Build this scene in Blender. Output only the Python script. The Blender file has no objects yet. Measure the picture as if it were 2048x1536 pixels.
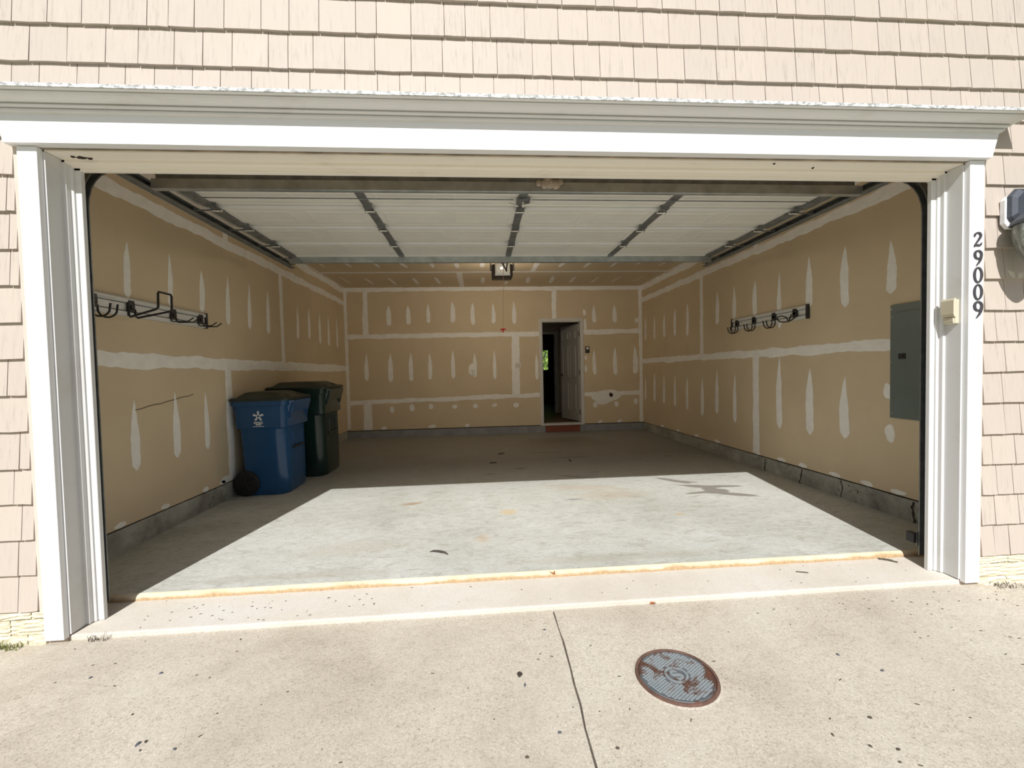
import bpy, bmesh, math, random
from math import sin, cos, pi, sqrt, atan2, radians
from mathutils import Vector, Matrix

random.seed(7)
SC = bpy.context.scene
COL = SC.collection

# ------------------------------------------------------------------ camera
cam_d = bpy.data.cameras.new('camera')
cam = bpy.data.objects.new('camera', cam_d)
COL.objects.link(cam)
cam_d.sensor_width = 36.0
cam_d.sensor_fit = 'HORIZONTAL'
cam_d.lens = 36.0 * 869.8 / 2048.0
cam_d.clip_start = 0.05
cam_d.clip_end = 300
YAW, PITCH, ROLL = 0.0741, -0.0324, -0.0218
_f = Vector((sin(YAW) * cos(PITCH), cos(YAW) * cos(PITCH), sin(PITCH)))
_r = _f.cross(Vector((0, 0, 1))).normalized()
_u = _r.cross(_f)
_r2 = _r * cos(ROLL) + _u * sin(ROLL)
_u2 = _u * cos(ROLL) - _r * sin(ROLL)
cam.matrix_world = Matrix(((_r2.x, _u2.x, -_f.x, -0.3545), (_r2.y, _u2.y, -_f.y, -2.3496),
                           (_r2.z, _u2.z, -_f.z, 1.3336), (0, 0, 0, 1)))
SC.camera = cam

# ------------------------------------------------------------------ sky, sun, exposure
SUN = Vector((0.16, 1.0, -0.92)).normalized()
w = bpy.data.worlds.new('world')
SC.world = w
w.use_nodes = True
nt = w.node_tree
nt.nodes.clear()
sky = nt.nodes.new('ShaderNodeTexSky')
sky.sky_type = 'NISHITA'
sky.sun_disc = False
sky.sun_elevation = math.asin(-SUN.z)
sky.sun_rotation = atan2(-SUN.x, -SUN.y)
sky.air_density = 1.0
sky.dust_density = 2.0
sky.ozone_density = 1.0
hs = nt.nodes.new('ShaderNodeHueSaturation')
hs.inputs['Saturation'].default_value = 1.05
bg = nt.nodes.new('ShaderNodeBackground')
bg.inputs['Strength'].default_value = 0.062
wo = nt.nodes.new('ShaderNodeOutputWorld')
nt.links.new(sky.outputs[0], hs.inputs['Color'])
nt.links.new(hs.outputs[0], bg.inputs['Color'])
nt.links.new(bg.outputs[0], wo.inputs['Surface'])

sd = bpy.data.lights.new('sun', 'SUN')
sd.energy = 5.2
sd.angle = radians(0.53)
sd.color = (1.0, 0.982, 0.955)
so = bpy.data.objects.new('sun', sd)
COL.objects.link(so)
so.location = (-3, -12, 14)
so.rotation_euler = SUN.to_track_quat('-Z', 'Y').to_euler()

SC.view_settings.view_transform = 'Standard'
SC.view_settings.look = 'None'
SC.view_settings.exposure = 0.0
SC.view_settings.gamma = 1.0
SC.view_settings.use_curve_mapping = False
SC.cycles.max_bounces = 16
SC.cycles.diffuse_bounces = 10
SC.cycles.transparent_max_bounces = 12

# ------------------------------------------------------------------ dimensions (metres)
XL, XR, YB, ZC = -3.012, 3.063, 6.557, 3.032       # garage interior
YI = 0.19                                          # inner face of the front wall


def floor_z(y):
    return 0.0529 - 0.0044 * y


# ------------------------------------------------------------------ materials
MATS = {}


def new_mat(name):
    m = bpy.data.materials.new(name)
    m.use_nodes = True
    t = m.node_tree
    b = t.nodes['Principled BSDF']
    return m, t, b


def node(t, kind, **kw):
    n = t.nodes.new('ShaderNode' + kind)
    for k, v in kw.items():
        if k.startswith('i_'):
            n.inputs[k[2:].replace('_', ' ')].default_value = v
        else:
            setattr(n, k, v)
    return n


def c4(c):
    return (c[0], c[1], c[2], 1.0)


def ramp(t, stops):
    r = node(t, 'ValToRGB')
    el = r.color_ramp.elements
    while len(el) < len(stops):
        el.new(0.5)
    for e, (p, c) in zip(el, stops):
        e.position = p
        e.color = c4(c)
    return r


def coords(t, scale=(1, 1, 1), rot=(0, 0, 0)):
    tc = node(t, 'TexCoord')
    mp = node(t, 'Mapping')
    mp.inputs['Scale'].default_value = scale
    mp.inputs['Rotation'].default_value = rot
    t.links.new(tc.outputs['Object'], mp.inputs['Vector'])
    return mp.outputs['Vector']


def noise(t, vec, scale, detail=4, rough=0.55, dist=0.0):
    n = node(t, 'TexNoise')
    n.inputs['Scale'].default_value = scale
    n.inputs['Detail'].default_value = detail
    n.inputs['Roughness'].default_value = rough
    n.inputs['Distortion'].default_value = dist
    t.links.new(vec, n.inputs['Vector'])
    return n.outputs['Fac']


def mixc(t, fac, a, b, mode='MIX'):
    m = node(t, 'MixRGB', blend_type=mode)
    for key, v in (('Fac', fac), ('Color1', a), ('Color2', b)):
        if isinstance(v, (int, float)):
            m.inputs[key].default_value = v
        elif isinstance(v, tuple):
            m.inputs[key].default_value = c4(v)
        else:
            t.links.new(v, m.inputs[key])
    return m.outputs[0]


def maprange(t, v, a, b, c=0.0, d=1.0):
    m = node(t, 'MapRange')
    t.links.new(v, m.inputs[0])
    for i, x in enumerate((a, b, c, d)):
        m.inputs[i + 1].default_value = x
    return m.outputs[0]


def math_(t, op, a, b=None):
    m = node(t, 'Math', operation=op)
    for i, v in enumerate((a, b)):
        if v is None:
            continue
        if isinstance(v, (int, float)):
            m.inputs[i].default_value = v
        else:
            t.links.new(v, m.inputs[i])
    return m.outputs[0]


def bump(t, b, h, strength=0.3, dist=0.01):
    n = node(t, 'Bump')
    n.inputs['Strength'].default_value = strength
    n.inputs['Distance'].default_value = dist
    t.links.new(h, n.inputs['Height'])
    t.links.new(n.outputs[0], b.inputs['Normal'])


def plain(name, col, rough=0.6, metal=0.0, var=0.12, scale=6.0, bmp=0.0, bscale=60.0, spec=0.5, stretch=(1, 1, 1)):
    """base colour with a soft mottling, optional fine relief"""
    m, t, b = new_mat(name)
    v = coords(t, stretch)
    f = noise(t, v, scale, 5)
    lo = tuple(max(0.0, x * (1 - var)) for x in col)
    hi = tuple(min(1.0, x * (1 + var)) for x in col)
    r = ramp(t, [(0.3, lo), (0.7, hi)])
    t.links.new(f, r.inputs[0])
    t.links.new(r.outputs[0], b.inputs['Base Color'])
    b.inputs['Roughness'].default_value = rough
    b.inputs['Metallic'].default_value = metal
    b.inputs['Specular IOR Level'].default_value = spec
    if bmp:
        bump(t, b, noise(t, v, bscale, 3), bmp, 0.004)
    MATS[name] = m
    return m


def blob(t, vec, cx, cy, rx, ry, rot, warp, soft=0.5):
    """a stain mask: 1 inside an ellipse on the ground, ragged by warp"""
    mp = node(t, 'Mapping', vector_type='TEXTURE')
    mp.inputs['Location'].default_value = (cx, cy, 0)
    mp.inputs['Rotation'].default_value = (0, 0, rot)
    mp.inputs['Scale'].default_value = (rx, ry, 1e6)
    t.links.new(vec, mp.inputs['Vector'])
    ln = node(t, 'VectorMath', operation='LENGTH')
    t.links.new(mp.outputs[0], ln.inputs[0])
    s = math_(t, 'ADD', ln.outputs['Value'], warp)
    return maprange(t, s, 1.0, 1.0 - soft, 0.0, 1.0)


def mat_slab():
    """trowelled garage slab with swirls, rust and oil stains"""
    m, t, b = new_mat('garage_concrete')
    tc = coords(t)
    big = noise(t, tc, 0.9, 6, 0.6, 0.6)
    vs = coords(t, (1.0, 2.2, 1.0), (0, 0, 0.25))
    swirl = noise(t, vs, 4.5, 10, 0.72, 1.6)
    sw2 = noise(t, coords(t, (1.0, 2.4, 1.0), (0, 0, -0.35)), 12.0, 8, 0.7, 2.6)
    fine = noise(t, tc, 70, 5, 0.75)
    c = ramp(t, [(0.30, (0.425, 0.435, 0.395)), (0.52, (0.525, 0.535, 0.50)), (0.74, (0.595, 0.605, 0.59))])
    t.links.new(big, c.inputs[0])
    sw = ramp(t, [(0.34, (0.72, 0.70, 0.64)), (0.47, (0.97, 0.97, 0.96)), (0.62, (1.06, 1.06, 1.05))])
    t.links.new(swirl, sw.inputs[0])
    col = mixc(t, 0.8, c.outputs[0], sw.outputs[0], 'MULTIPLY')
    s2 = ramp(t, [(0.36, (0.74, 0.72, 0.68)), (0.48, (1.0, 1.0, 1.0)), (0.64, (1.08, 1.08, 1.07))])
    t.links.new(sw2, s2.inputs[0])
    col = mixc(t, 0.75, col, s2.outputs[0], 'MULTIPLY')
    fr = ramp(t, [(0.32, (0.72, 0.70, 0.68)), (0.5, (1, 1, 1))])
    t.links.new(fine, fr.inputs[0])
    col = mixc(t, 0.55, col, fr.outputs[0], 'MULTIPLY')
    wn = math_(t, 'MULTIPLY', math_(t, 'SUBTRACT', noise(t, coords(t, (1, 2.2, 1)), 3.2, 6, 0.7), 0.5), 2.2)
    wn2 = math_(t, 'MULTIPLY', math_(t, 'SUBTRACT', noise(t, coords(t, (1, 2.5, 1)), 9.0, 4, 0.6), 0.5), 0.8)
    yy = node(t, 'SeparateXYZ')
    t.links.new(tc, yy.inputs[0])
    shade_dirt = maprange(t, math_(t, 'ADD', yy.outputs[1], math_(t, 'MULTIPLY', big, 1.6)), 2.9, 4.6, 0.0, 0.75)  # shade of the inner garage painted into the slab colour, mixed with dirt
    col = mixc(t, shade_dirt, col, (0.185, 0.185, 0.178))
    # broad brown tyre and oil darkening on the inner half
    for (cx, cy, rx, ry, rot, k, cl) in [(0.9, 5.1, 1.6, 0.75, 0.0, 0.55, (0.20, 0.155, 0.11)), (-0.6, 5.6, 2.2, 0.7, 0.0, 0.5, (0.26, 0.22, 0.18)), (0.3, 4.4, 2.6, 0.9, 0.05, 0.35, (0.27, 0.24, 0.21)),
                                         (-1.8, 4.9, 1.3, 0.6, 0.1, 0.3, (0.28, 0.23, 0.18)), (1.1, 5.5, 0.8, 0.4, 0, 0.45, (0.14, 0.11, 0.085))]:
        col = mixc(t, math_(t, 'MULTIPLY', blob(t, tc, cx, cy, rx, ry, rot, wn, 0.9), k), col, cl)
    for (cx, cy, rx, ry, rot, k, cl) in [(0.75, 2.25, 0.55, 0.16, -0.2, 0.32, (0.45, 0.33, 0.22)), (0.95, 1.95, 0.45, 0.2, 0, 0.4, (0.47, 0.38, 0.28)), (-1.05, 1.93, 0.14, 0.06, 0.2, 0.8, (0.36, 0.26, 0.17)),
                                         (-0.12, 1.55, 0.09, 0.09, 0.8, 0.6, (0.60, 0.43, 0.20)), (-0.36, 0.95, 0.07, 0.12, 0, 0.5, (0.50, 0.38, 0.27)), (1.35, 1.28, 0.05, 0.03, 0, 0.7, (0.55, 0.35, 0.18)),
                                         (0.55, 1.85, 0.13, 0.035, 0, 0.8, (0.25, 0.25, 0.24)), (-1.3, 0.9, 0.5, 0.2, 0.1, 0.3, (0.40, 0.36, 0.28)), (0.6, 0.5, 0.9, 0.08, 0, 0.4, (0.36, 0.33, 0.26)),
                                         (-1.5, 0.48, 0.7, 0.07, 0, 0.35, (0.36, 0.32, 0.24)), (0.15, 3.3, 0.12, 0.05, 0, 0.6, (0.10, 0.09, 0.08)), (-0.25, 3.05, 0.10, 0.025, 0, 0.7, (0.08, 0.07, 0.06)),
                                         (0.75, 2.75, 0.3, 0.06, -0.5, 0.4, (0.12, 0.10, 0.08)), (1.0, 3.9, 0.35, 0.03, 0, 0.7, (0.09, 0.08, 0.07)), (0.6, 4.35, 0.35, 0.04, 0, 0.5, (0.10, 0.09, 0.08)), (2.35, 3.75, 0.12, 0.04, 0.2, 0.6, (0.10, 0.08, 0.06))]:
        col = mixc(t, math_(t, 'MULTIPLY', blob(t, tc, cx, cy, rx, ry, rot, wn2, 0.6), k), col, cl)
    # the star-shaped damp stain near the shade line
    wet = None
    for (cx, cy, rx, ry, rot) in [(1.80, 2.39, 0.23, 0.055, -0.85), (1.90, 2.33, 0.16, 0.035, -0.5), (1.99, 2.10, 0.21, 0.06, -0.28), (2.20, 2.08, 0.24, 0.045, -0.12), (2.04, 1.91, 0.16, 0.10, 0.2), (1.87, 1.89, 0.20, 0.035, 0.15), (2.16, 1.78, 0.24, 0.06, -0.45), (1.9, 2.16, 0.17, 0.03, -0.2), (2.02, 2.0, 0.09, 0.12, 0.0)]:
        v = blob(t, tc, cx, cy, rx, ry, rot, math_(t, 'MULTIPLY', wn2, 0.35), 0.25)
        wet = v if wet is None else math_(t, 'MAXIMUM', wet, v)
    col = mixc(t, math_(t, 'MULTIPLY', wet, 0.85), col, (0.20, 0.185, 0.155))
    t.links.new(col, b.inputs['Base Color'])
    b.inputs['Roughness'].default_value = 0.62
    b.inputs['Specular IOR Level'].default_value = 0.35
    bump(t, b, math_(t, 'ADD', sw2, math_(t, 'MULTIPLY', fine, 0.35)), 0.3, 0.005)
    return m


def mat_aggregate(name, lo, mid, hi, speck=0.5, warm=(0.5, 0.42, 0.32)):
    """broom-worn outdoor concrete with exposed grit"""
    m, t, b = new_mat(name)
    tc = coords(t)
    big = noise(t, tc, 1.3, 6, 0.62, 0.4)
    c = ramp(t, [(0.3, lo), (0.5, mid), (0.72, hi)])
    t.links.new(big, c.inputs[0])
    col = c.outputs[0]
    vo = node(t, 'TexVoronoi')
    vo.inputs['Scale'].default_value = 260
    vo.inputs['Randomness'].default_value = 1.0
    wob = node(t, 'VectorMath', operation='ADD')
    t.links.new(tc, wob.inputs[0])
    nz = node(t, 'TexNoise')
    nz.inputs['Scale'].default_value = 300
    t.links.new(tc, nz.inputs['Vector'])
    ws = node(t, 'VectorMath', operation='SCALE')
    t.links.new(nz.outputs['Color'], ws.inputs[0])
    ws.inputs['Scale'].default_value = 0.006
    t.links.new(ws.outputs[0], wob.inputs[1])
    t.links.new(wob.outputs[0], vo.inputs['Vector'])
    cr = ramp(t, [(0.0, (0.62, 0.58, 0.53)), (0.12, (0.90, 0.88, 0.86)), (0.5, (1.0, 1.0, 1.0)), (0.93, (1.06, 1.05, 1.04)), (1.0, (1.35, 1.33, 1.30))])
    sep = node(t, 'SeparateColor')
    t.links.new(vo.outputs['Color'], sep.inputs[0])
    t.links.new(sep.outputs[0], cr.inputs[0])
    col = mixc(t, speck, col, cr.outputs[0], 'MULTIPLY')
    f1 = noise(t, tc, 85, 5, 0.75)
    r1 = ramp(t, [(0.33, (0.58, 0.54, 0.49)), (0.45, (0.97, 0.97, 0.96)), (0.66, (1.07, 1.07, 1.06))])
    t.links.new(f1, r1.inputs[0])
    pm = maprange(t, noise(t, tc, 2.1, 4), 0.36, 0.62, 0.35, 1.0)
    col = mixc(t, math_(t, 'MULTIPLY', pm, min(1.0, speck * 1.4)), col, r1.outputs[0], 'MULTIPLY')
    mid_n = noise(t, coords(t, (1.0, 1.6, 1)), 17, 6, 0.7, 0.6)
    r3 = ramp(t, [(0.34, (0.88, 0.865, 0.85)), (0.5, (1.0, 1.0, 1.0))])
    t.links.new(mid_n, r3.inputs[0])
    col = mixc(t, speck, col, r3.outputs[0], 'MULTIPLY')
    sc = noise(t, coords(t, (2.0, 5.0, 1)), 26, 3, 0.5)
    r2 = ramp(t, [(0.24, (0.40, 0.36, 0.31)), (0.31, (1, 1, 1))])
    t.links.new(sc, r2.inputs[0])
    col = mixc(t, speck, col, r2.outputs[0], 'MULTIPLY')
    t.links.new(col, b.inputs['Base Color'])
    b.inputs['Roughness'].default_value = 0.88
    b.inputs['Specular IOR Level'].default_value = 0.2
    bump(t, b, f1, 0.22, 0.004)
    return m


def mat_shingle():
    m, t, b = new_mat('vinyl_shake')
    vec = coords(t, (1.0, 1.0, 0.07))
    g = noise(t, vec, 70, 5, 0.65)
    r = ramp(t, [(0.30, (0.40, 0.347, 0.30)), (0.46, (0.515, 0.452, 0.395)), (0.7, (0.54, 0.475, 0.415))])
    t.links.new(g, r.inputs[0])
    inf = node(t, 'ObjectInfo')
    rr = ramp(t, [(0.0, (0.97, 0.97, 0.975)), (1.0, (1.02, 1.02, 1.015))])
    t.links.new(inf.outputs['Random'], rr.inputs[0])
    pat = maprange(t, noise(t, coords(t), 2.4, 4), 0.42, 0.62, 0.25, 1.0)
    col = mixc(t, pat, (0.515, 0.452, 0.395), r.outputs[0])
    col = mixc(t, 1.0, col, rr.outputs[0], 'MULTIPLY')
    t.links.new(col, b.inputs['Base Color'])
    b.inputs['Roughness'].default_value = 0.62
    b.inputs['Specular IOR Level'].default_value = 0.3
    bump(t, b, g, 0.35, 0.004)
    return m


def mat_dirty_white(name, col, dirt, amount=0.6, scale=3.0):
    m, t, b = new_mat(name)
    tc = coords(t, (0.35, 1.0, 1.0))
    f = noise(t, tc, scale, 7, 0.7, 0.5)
    k = maprange(t, f, 0.52, 0.78, 0.0, amount)
    t.links.new(mixc(t, k, col, dirt), b.inputs['Base Color'])
    b.inputs['Roughness'].default_value = 0.5
    b.inputs['Specular IOR Level'].default_value = 0.35
    return m


def mat_speckled(name, col, spec_col, lo=0.5, hi=0.62, scale=120, rough=0.7):
    m, t, b = new_mat(name)
    f = noise(t, coords(t, (0.5, 1, 1)), scale, 5, 0.75)
    k = maprange(t, f, lo, hi, 0.0, 0.9)
    t.links.new(mixc(t, k, col, spec_col), b.inputs['Base Color'])
    b.inputs['Roughness'].default_value = rough
    return m


def mat_drywall():
    m, t, b = new_mat('drywall_paper')
    tc = coords(t)
    f = noise(t, tc, 1.6, 5, 0.6)
    r = ramp(t, [(0.3, (0.61, 0.50, 0.345)), (0.7, (0.67, 0.555, 0.39))])
    t.links.new(f, r.inputs[0])
    s = noise(t, coords(t, (1, 3, 3)), 7.0, 6, 0.7, 1.0)
    k = maprange(t, s, 0.66, 0.80, 0.0, 0.35)
    t.links.new(mixc(t, k, r.outputs[0], (0.25, 0.20, 0.15)), b.inputs['Base Color'])
    b.inputs['Roughness'].default_value = 0.7
    b.inputs['Specular IOR Level'].default_value = 0.3
    return m


def mat_compound():
    m, t, b = new_mat('joint_compound')
    tc = coords(t)
    f = noise(t, tc, 9.0, 6, 0.7)
    r = ramp(t, [(0.3, (0.80, 0.78, 0.74)), (0.65, (0.90, 0.885, 0.85))])
    t.links.new(f, r.inputs[0])
    t.links.new(r.outputs[0], b.inputs['Base Color'])
    b.inputs['Roughness'].default_value = 0.85
    bump(t, b, noise(t, tc, 40, 5, 0.7), 0.25, 0.003)
    return m


def mat_curb():
    m, t, b = new_mat('stem_wall_concrete')
    tc = coords(t)
    f = noise(t, tc, 3.5, 7, 0.7, 0.5)
    r = ramp(t, [(0.3, (0.20, 0.195, 0.175)), (0.5, (0.34, 0.335, 0.30)), (0.72, (0.50, 0.49, 0.45))])
    t.links.new(f, r.inputs[0])
    g = noise(t, tc, 24, 4, 0.6)
    k = maprange(t, g, 0.30, 0.40, 1.0, 0.0)
    k2 = maprange(t, noise(t, tc, 2.0, 3), 0.45, 0.6, 0.0, 1.0)
    t.links.new(mixc(t, math_(t, 'MULTIPLY', k, k2), r.outputs[0], (0.05, 0.05, 0.045)), b.inputs['Base Color'])
    b.inputs['Roughness'].default_value = 0.85
    bump(t, b, g, 0.5, 0.006)
    return m


def mat_rust(name='rusty_iron', steel=((0.09, 0.105, 0.115), (0.14, 0.155, 0.165)), thr=0.0):
    m, t, b = new_mat(name)
    tc = coords(t)
    f = noise(t, tc, 11.0, 7, 0.7, 0.4)
    r = ramp(t, [(0.30, steel[0]), (0.47 + thr, steel[1]), (0.55 + thr, (0.10, 0.055, 0.04)), (0.75 + thr, (0.17, 0.062, 0.036))])
    t.links.new(f, r.inputs[0])
    t.links.new(r.outputs[0], b.inputs['Base Color'])
    b.inputs['Roughness'].default_value = 0.62
    b.inputs['Metallic'].default_value = 0.25
    bump(t, b, noise(t, tc, 90, 4), 0.3, 0.003)
    return m


def mat_glass(name, tint, alpha):
    m, t, b = new_mat(name)
    t.nodes.remove(b)
    tr = node(t, 'BsdfTransparent')
    tr.inputs[0].default_value = c4(tint)
    gl = node(t, 'BsdfGlossy')
    gl.inputs['Roughness'].default_value = 0.06
    di = node(t, 'BsdfDiffuse')
    di.inputs[0].default_value = (0.62, 0.66, 0.58, 1)
    n = noise(t, coords(t, (1, 1, 0.5)), 30, 4)
    ms = node(t, 'MixShader')
    t.links.new(maprange(t, n, 0.3, 0.7, alpha * 0.5, alpha * 1.5), ms.inputs[0])
    t.links.new(tr.outputs[0], ms.inputs[1])
    t.links.new(di.outputs[0], ms.inputs[2])
    fr = node(t, 'Fresnel')
    fr.inputs[0].default_value = 1.45
    m2 = node(t, 'MixShader')
    t.links.new(fr.outputs[0], m2.inputs[0])
    t.links.new(ms.outputs[0], m2.inputs[1])
    t.links.new(gl.outputs[0], m2.inputs[2])
    t.links.new(m2.outputs[0], t.nodes['Material Output'].inputs[0])
    return m


def mat_leaf(name, a, c):
    m, t, b = new_mat(name)
    f = noise(t, coords(t), 5.0, 3)
    r = ramp(t, [(0.35, a), (0.65, c)])
    t.links.new(f, r.inputs[0])
    t.links.new(r.outputs[0], b.inputs['Base Color'])
    b.inputs['Roughness'].default_value = 0.5
    return m


M = {}
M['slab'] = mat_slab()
M['drive'] = mat_aggregate('driveway_concrete', (0.44, 0.395, 0.33), (0.545, 0.50, 0.425), (0.60, 0.56, 0.485), 0.75)
M['apron'] = mat_aggregate('apron_concrete', (0.56, 0.515, 0.45), (0.62, 0.58, 0.515), (0.65, 0.63, 0.59), 0.30)
def mat_edge():
    m, t, b = new_mat('stained_slab_edge')
    tc = coords(t)
    z = node(t, 'SeparateXYZ')
    t.links.new(tc, z.inputs[0])
    n1 = noise(t, coords(t, (0.6, 1, 1)), 5.0, 6, 0.7)
    n2 = noise(t, tc, 45, 4, 0.7)
    k = maprange(t, math_(t, 'ADD', z.outputs[2], math_(t, 'MULTIPLY', math_(t, 'SUBTRACT', n1, 0.5), 0.05)), 0.044, 0.030, 0.0, 0.9)
    r = ramp(t, [(0.3, (0.62, 0.50, 0.32)), (0.6, (0.70, 0.62, 0.46))])
    t.links.new(n1, r.inputs[0])
    r2 = ramp(t, [(0.3, (0.30, 0.19, 0.10)), (0.7, (0.52, 0.36, 0.19))])
    t.links.new(n2, r2.inputs[0])
    t.links.new(mixc(t, k, r.outputs[0], r2.outputs[0]), b.inputs['Base Color'])
    b.inputs['Roughness'].default_value = 0.85
    bump(t, b, n2, 0.5, 0.004)
    return m


M['edge'] = mat_edge()
M['joint'] = plain('dark_joint_dirt', (0.10, 0.08, 0.065), 0.95, var=0.4, scale=30)
M['shingle'] = mat_shingle()
M['brick'] = plain('cream_painted_block', (0.66, 0.60, 0.45), 0.8, var=0.12, scale=14, bmp=0.6, bscale=22, stretch=(0.3, 1, 1.6))
M['sheath'] = plain('siding_backing', (0.40, 0.33, 0.28), 0.8)
M['channel'] = plain('siding_channel_vinyl', (0.63, 0.54, 0.47), 0.55, var=0.05)
M['white'] = plain('white_vinyl_trim', (0.80, 0.81, 0.82), 0.42, var=0.02, scale=2)
M['jamb'] = mat_dirty_white('weathered_white_jamb', (0.66, 0.665, 0.66), (0.50, 0.46, 0.39), 0.4)
M['head'] = mat_dirty_white('dirty_head_jamb', (0.87, 0.82, 0.73), (0.45, 0.37, 0.27), 0.55)
M['crown'] = mat_dirty_white('weathered_crown', (0.70, 0.70, 0.69), (0.50, 0.48, 0.43), 0.6, 5)
M['crown_lip'] = mat_speckled('lichened_crown_lip', (0.80, 0.82, 0.83), (0.25, 0.26, 0.25), 0.44, 0.58, 70)
M['drywall'] = mat_drywall()
M['mud'] = mat_compound()
M['stud'] = plain('dark_wall_cavity', (0.06, 0.045, 0.035), 0.9)
M['curb'] = mat_curb()
M['door_white'] = plain('painted_steel_door', (0.76, 0.75, 0.70), 0.42, var=0.05, scale=3)
M['galv'] = plain('galvanised_steel', (0.46, 0.49, 0.49), 0.38, metal=0.75, var=0.18, scale=9)
M['galv_dark'] = plain('dull_galvanised_stile', (0.21, 0.22, 0.22), 0.5, metal=0.6, var=0.25, scale=14)
M['pin'] = plain('bright_hinge_pin', (0.78, 0.76, 0.70), 0.35, metal=0.2)
M['black'] = plain('black_plastic', (0.018, 0.018, 0.02), 0.42)
M['blackmetal'] = plain('black_coated_steel', (0.014, 0.014, 0.016), 0.35)
M['opener'] = plain('dark_brown_opener_case', (0.03, 0.022, 0.02), 0.5)
M['lens'] = plain('white_opener_lens', (0.85, 0.85, 0.83), 0.3, var=0.02)
M['rail'] = plain('brushed_rail', (0.64, 0.645, 0.63), 0.4, metal=0.1, var=0.05)
M['panel'] = plain('grey_panel_enamel', (0.135, 0.165, 0.155), 0.42, var=0.06)
M['blue'] = plain('blue_bin_plastic', (0.012, 0.070, 0.185), 0.22, var=0.08)
M['green'] = plain('dark_green_bin_plastic', (0.012, 0.030, 0.026), 0.22, var=0.10)
M['lid'] = plain('dark_green_lid_plastic', (0.018, 0.028, 0.022), 0.45, var=0.10)
M['rubber'] = plain('black_rubber', (0.012, 0.012, 0.013), 0.7)
M['decal'] = plain('white_decal', (0.80, 0.82, 0.84), 0.5, var=0.02)
M['red'] = plain('red_plastic', (0.50, 0.02, 0.02), 0.4)
M['cord'] = plain('pale_cord', (0.50, 0.30, 0.22), 0.8)
M['nest'] = plain('dried_mud', (0.42, 0.36, 0.29), 0.95, var=0.3, scale=50, bmp=0.7, bscale=90)
M['plate'] = plain('white_wall_plate', (0.74, 0.73, 0.70), 0.4, var=0.02)
M['beige'] = plain('aged_beige_plastic', (0.60, 0.55, 0.42), 0.5, var=0.05)
M['digits'] = plain('dark_house_number', (0.055, 0.052, 0.06), 0.5)
M['leafdoor_shaded'] = plain('shaded_interior_door_paint', (0.36, 0.345, 0.32), 0.45, var=0.03)  # darker copy of the white interior paint, hall shade in its colour
M['intdoor'] = plain('white_interior_paint', (0.62, 0.61, 0.58), 0.45, var=0.03)
M['wood'] = plain('red_brown_wood', (0.20, 0.055, 0.028), 0.6, var=0.2, stretch=(1, 8, 8))
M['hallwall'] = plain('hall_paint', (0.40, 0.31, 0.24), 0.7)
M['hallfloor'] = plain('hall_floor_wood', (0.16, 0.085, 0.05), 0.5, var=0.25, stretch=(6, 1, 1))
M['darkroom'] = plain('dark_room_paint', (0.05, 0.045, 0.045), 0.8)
M['brass'] = plain('dark_bronze_hardware', (0.10, 0.085, 0.07), 0.4, metal=0.6)
M['lantern'] = plain('verdigris_dark_metal', (0.085, 0.095, 0.115), 0.45, metal=0.35, var=0.2)
M['lglass'] = mat_glass('hazy_lantern_glass', (0.86, 0.89, 0.82), 0.30)
M['wglass'] = mat_glass('window_glass', (0.95, 0.97, 0.96), 0.02)
M['rust'] = mat_rust()
M['tread'] = mat_rust('worn_tread_iron', ((0.24, 0.28, 0.30), (0.30, 0.335, 0.35)), 0.05)
M['rustring'] = plain('brown_rust', (0.12, 0.065, 0.048), 0.75, var=0.35, scale=20, bmp=0.4)
M['leaf_green'] = mat_leaf('bright_leaf', (0.22, 0.42, 0.05), (0.52, 0.66, 0.16))
M['bark'] = plain('bark', (0.12, 0.09, 0.06), 0.9, var=0.3, scale=20)
M['grass'] = mat_leaf('grass_blade', (0.14, 0.18, 0.04), (0.30, 0.30, 0.09))
M['lawn'] = mat_leaf('lawn', (0.10, 0.17, 0.04), (0.16, 0.24, 0.06))
M['dryleaf'] = plain('dry_brown_leaf', (0.055, 0.045, 0.035), 0.7, var=0.3, scale=30)
M['orangeleaf'] = plain('orange_brown_leaf', (0.36, 0.13, 0.045), 0.7, var=0.25, scale=30)
M['chip'] = plain('dark_slate_chip', (0.10, 0.105, 0.125), 0.8, var=0.35, scale=40)
M['twig'] = plain('grey_brown_twig', (0.09, 0.075, 0.055), 0.9, var=0.3, scale=40)
M['asphalt'] = plain('street_asphalt', (0.11, 0.11, 0.11), 0.9, var=0.2, scale=20)
M['crack'] = plain('dark_crack', (0.045, 0.03, 0.022), 0.95, var=0.3, scale=40)
M['hole'] = plain('hole_dark', (0.035, 0.015, 0.012), 0.95)

# ------------------------------------------------------------------ mesh helpers
ORIGIN = {}


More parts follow.
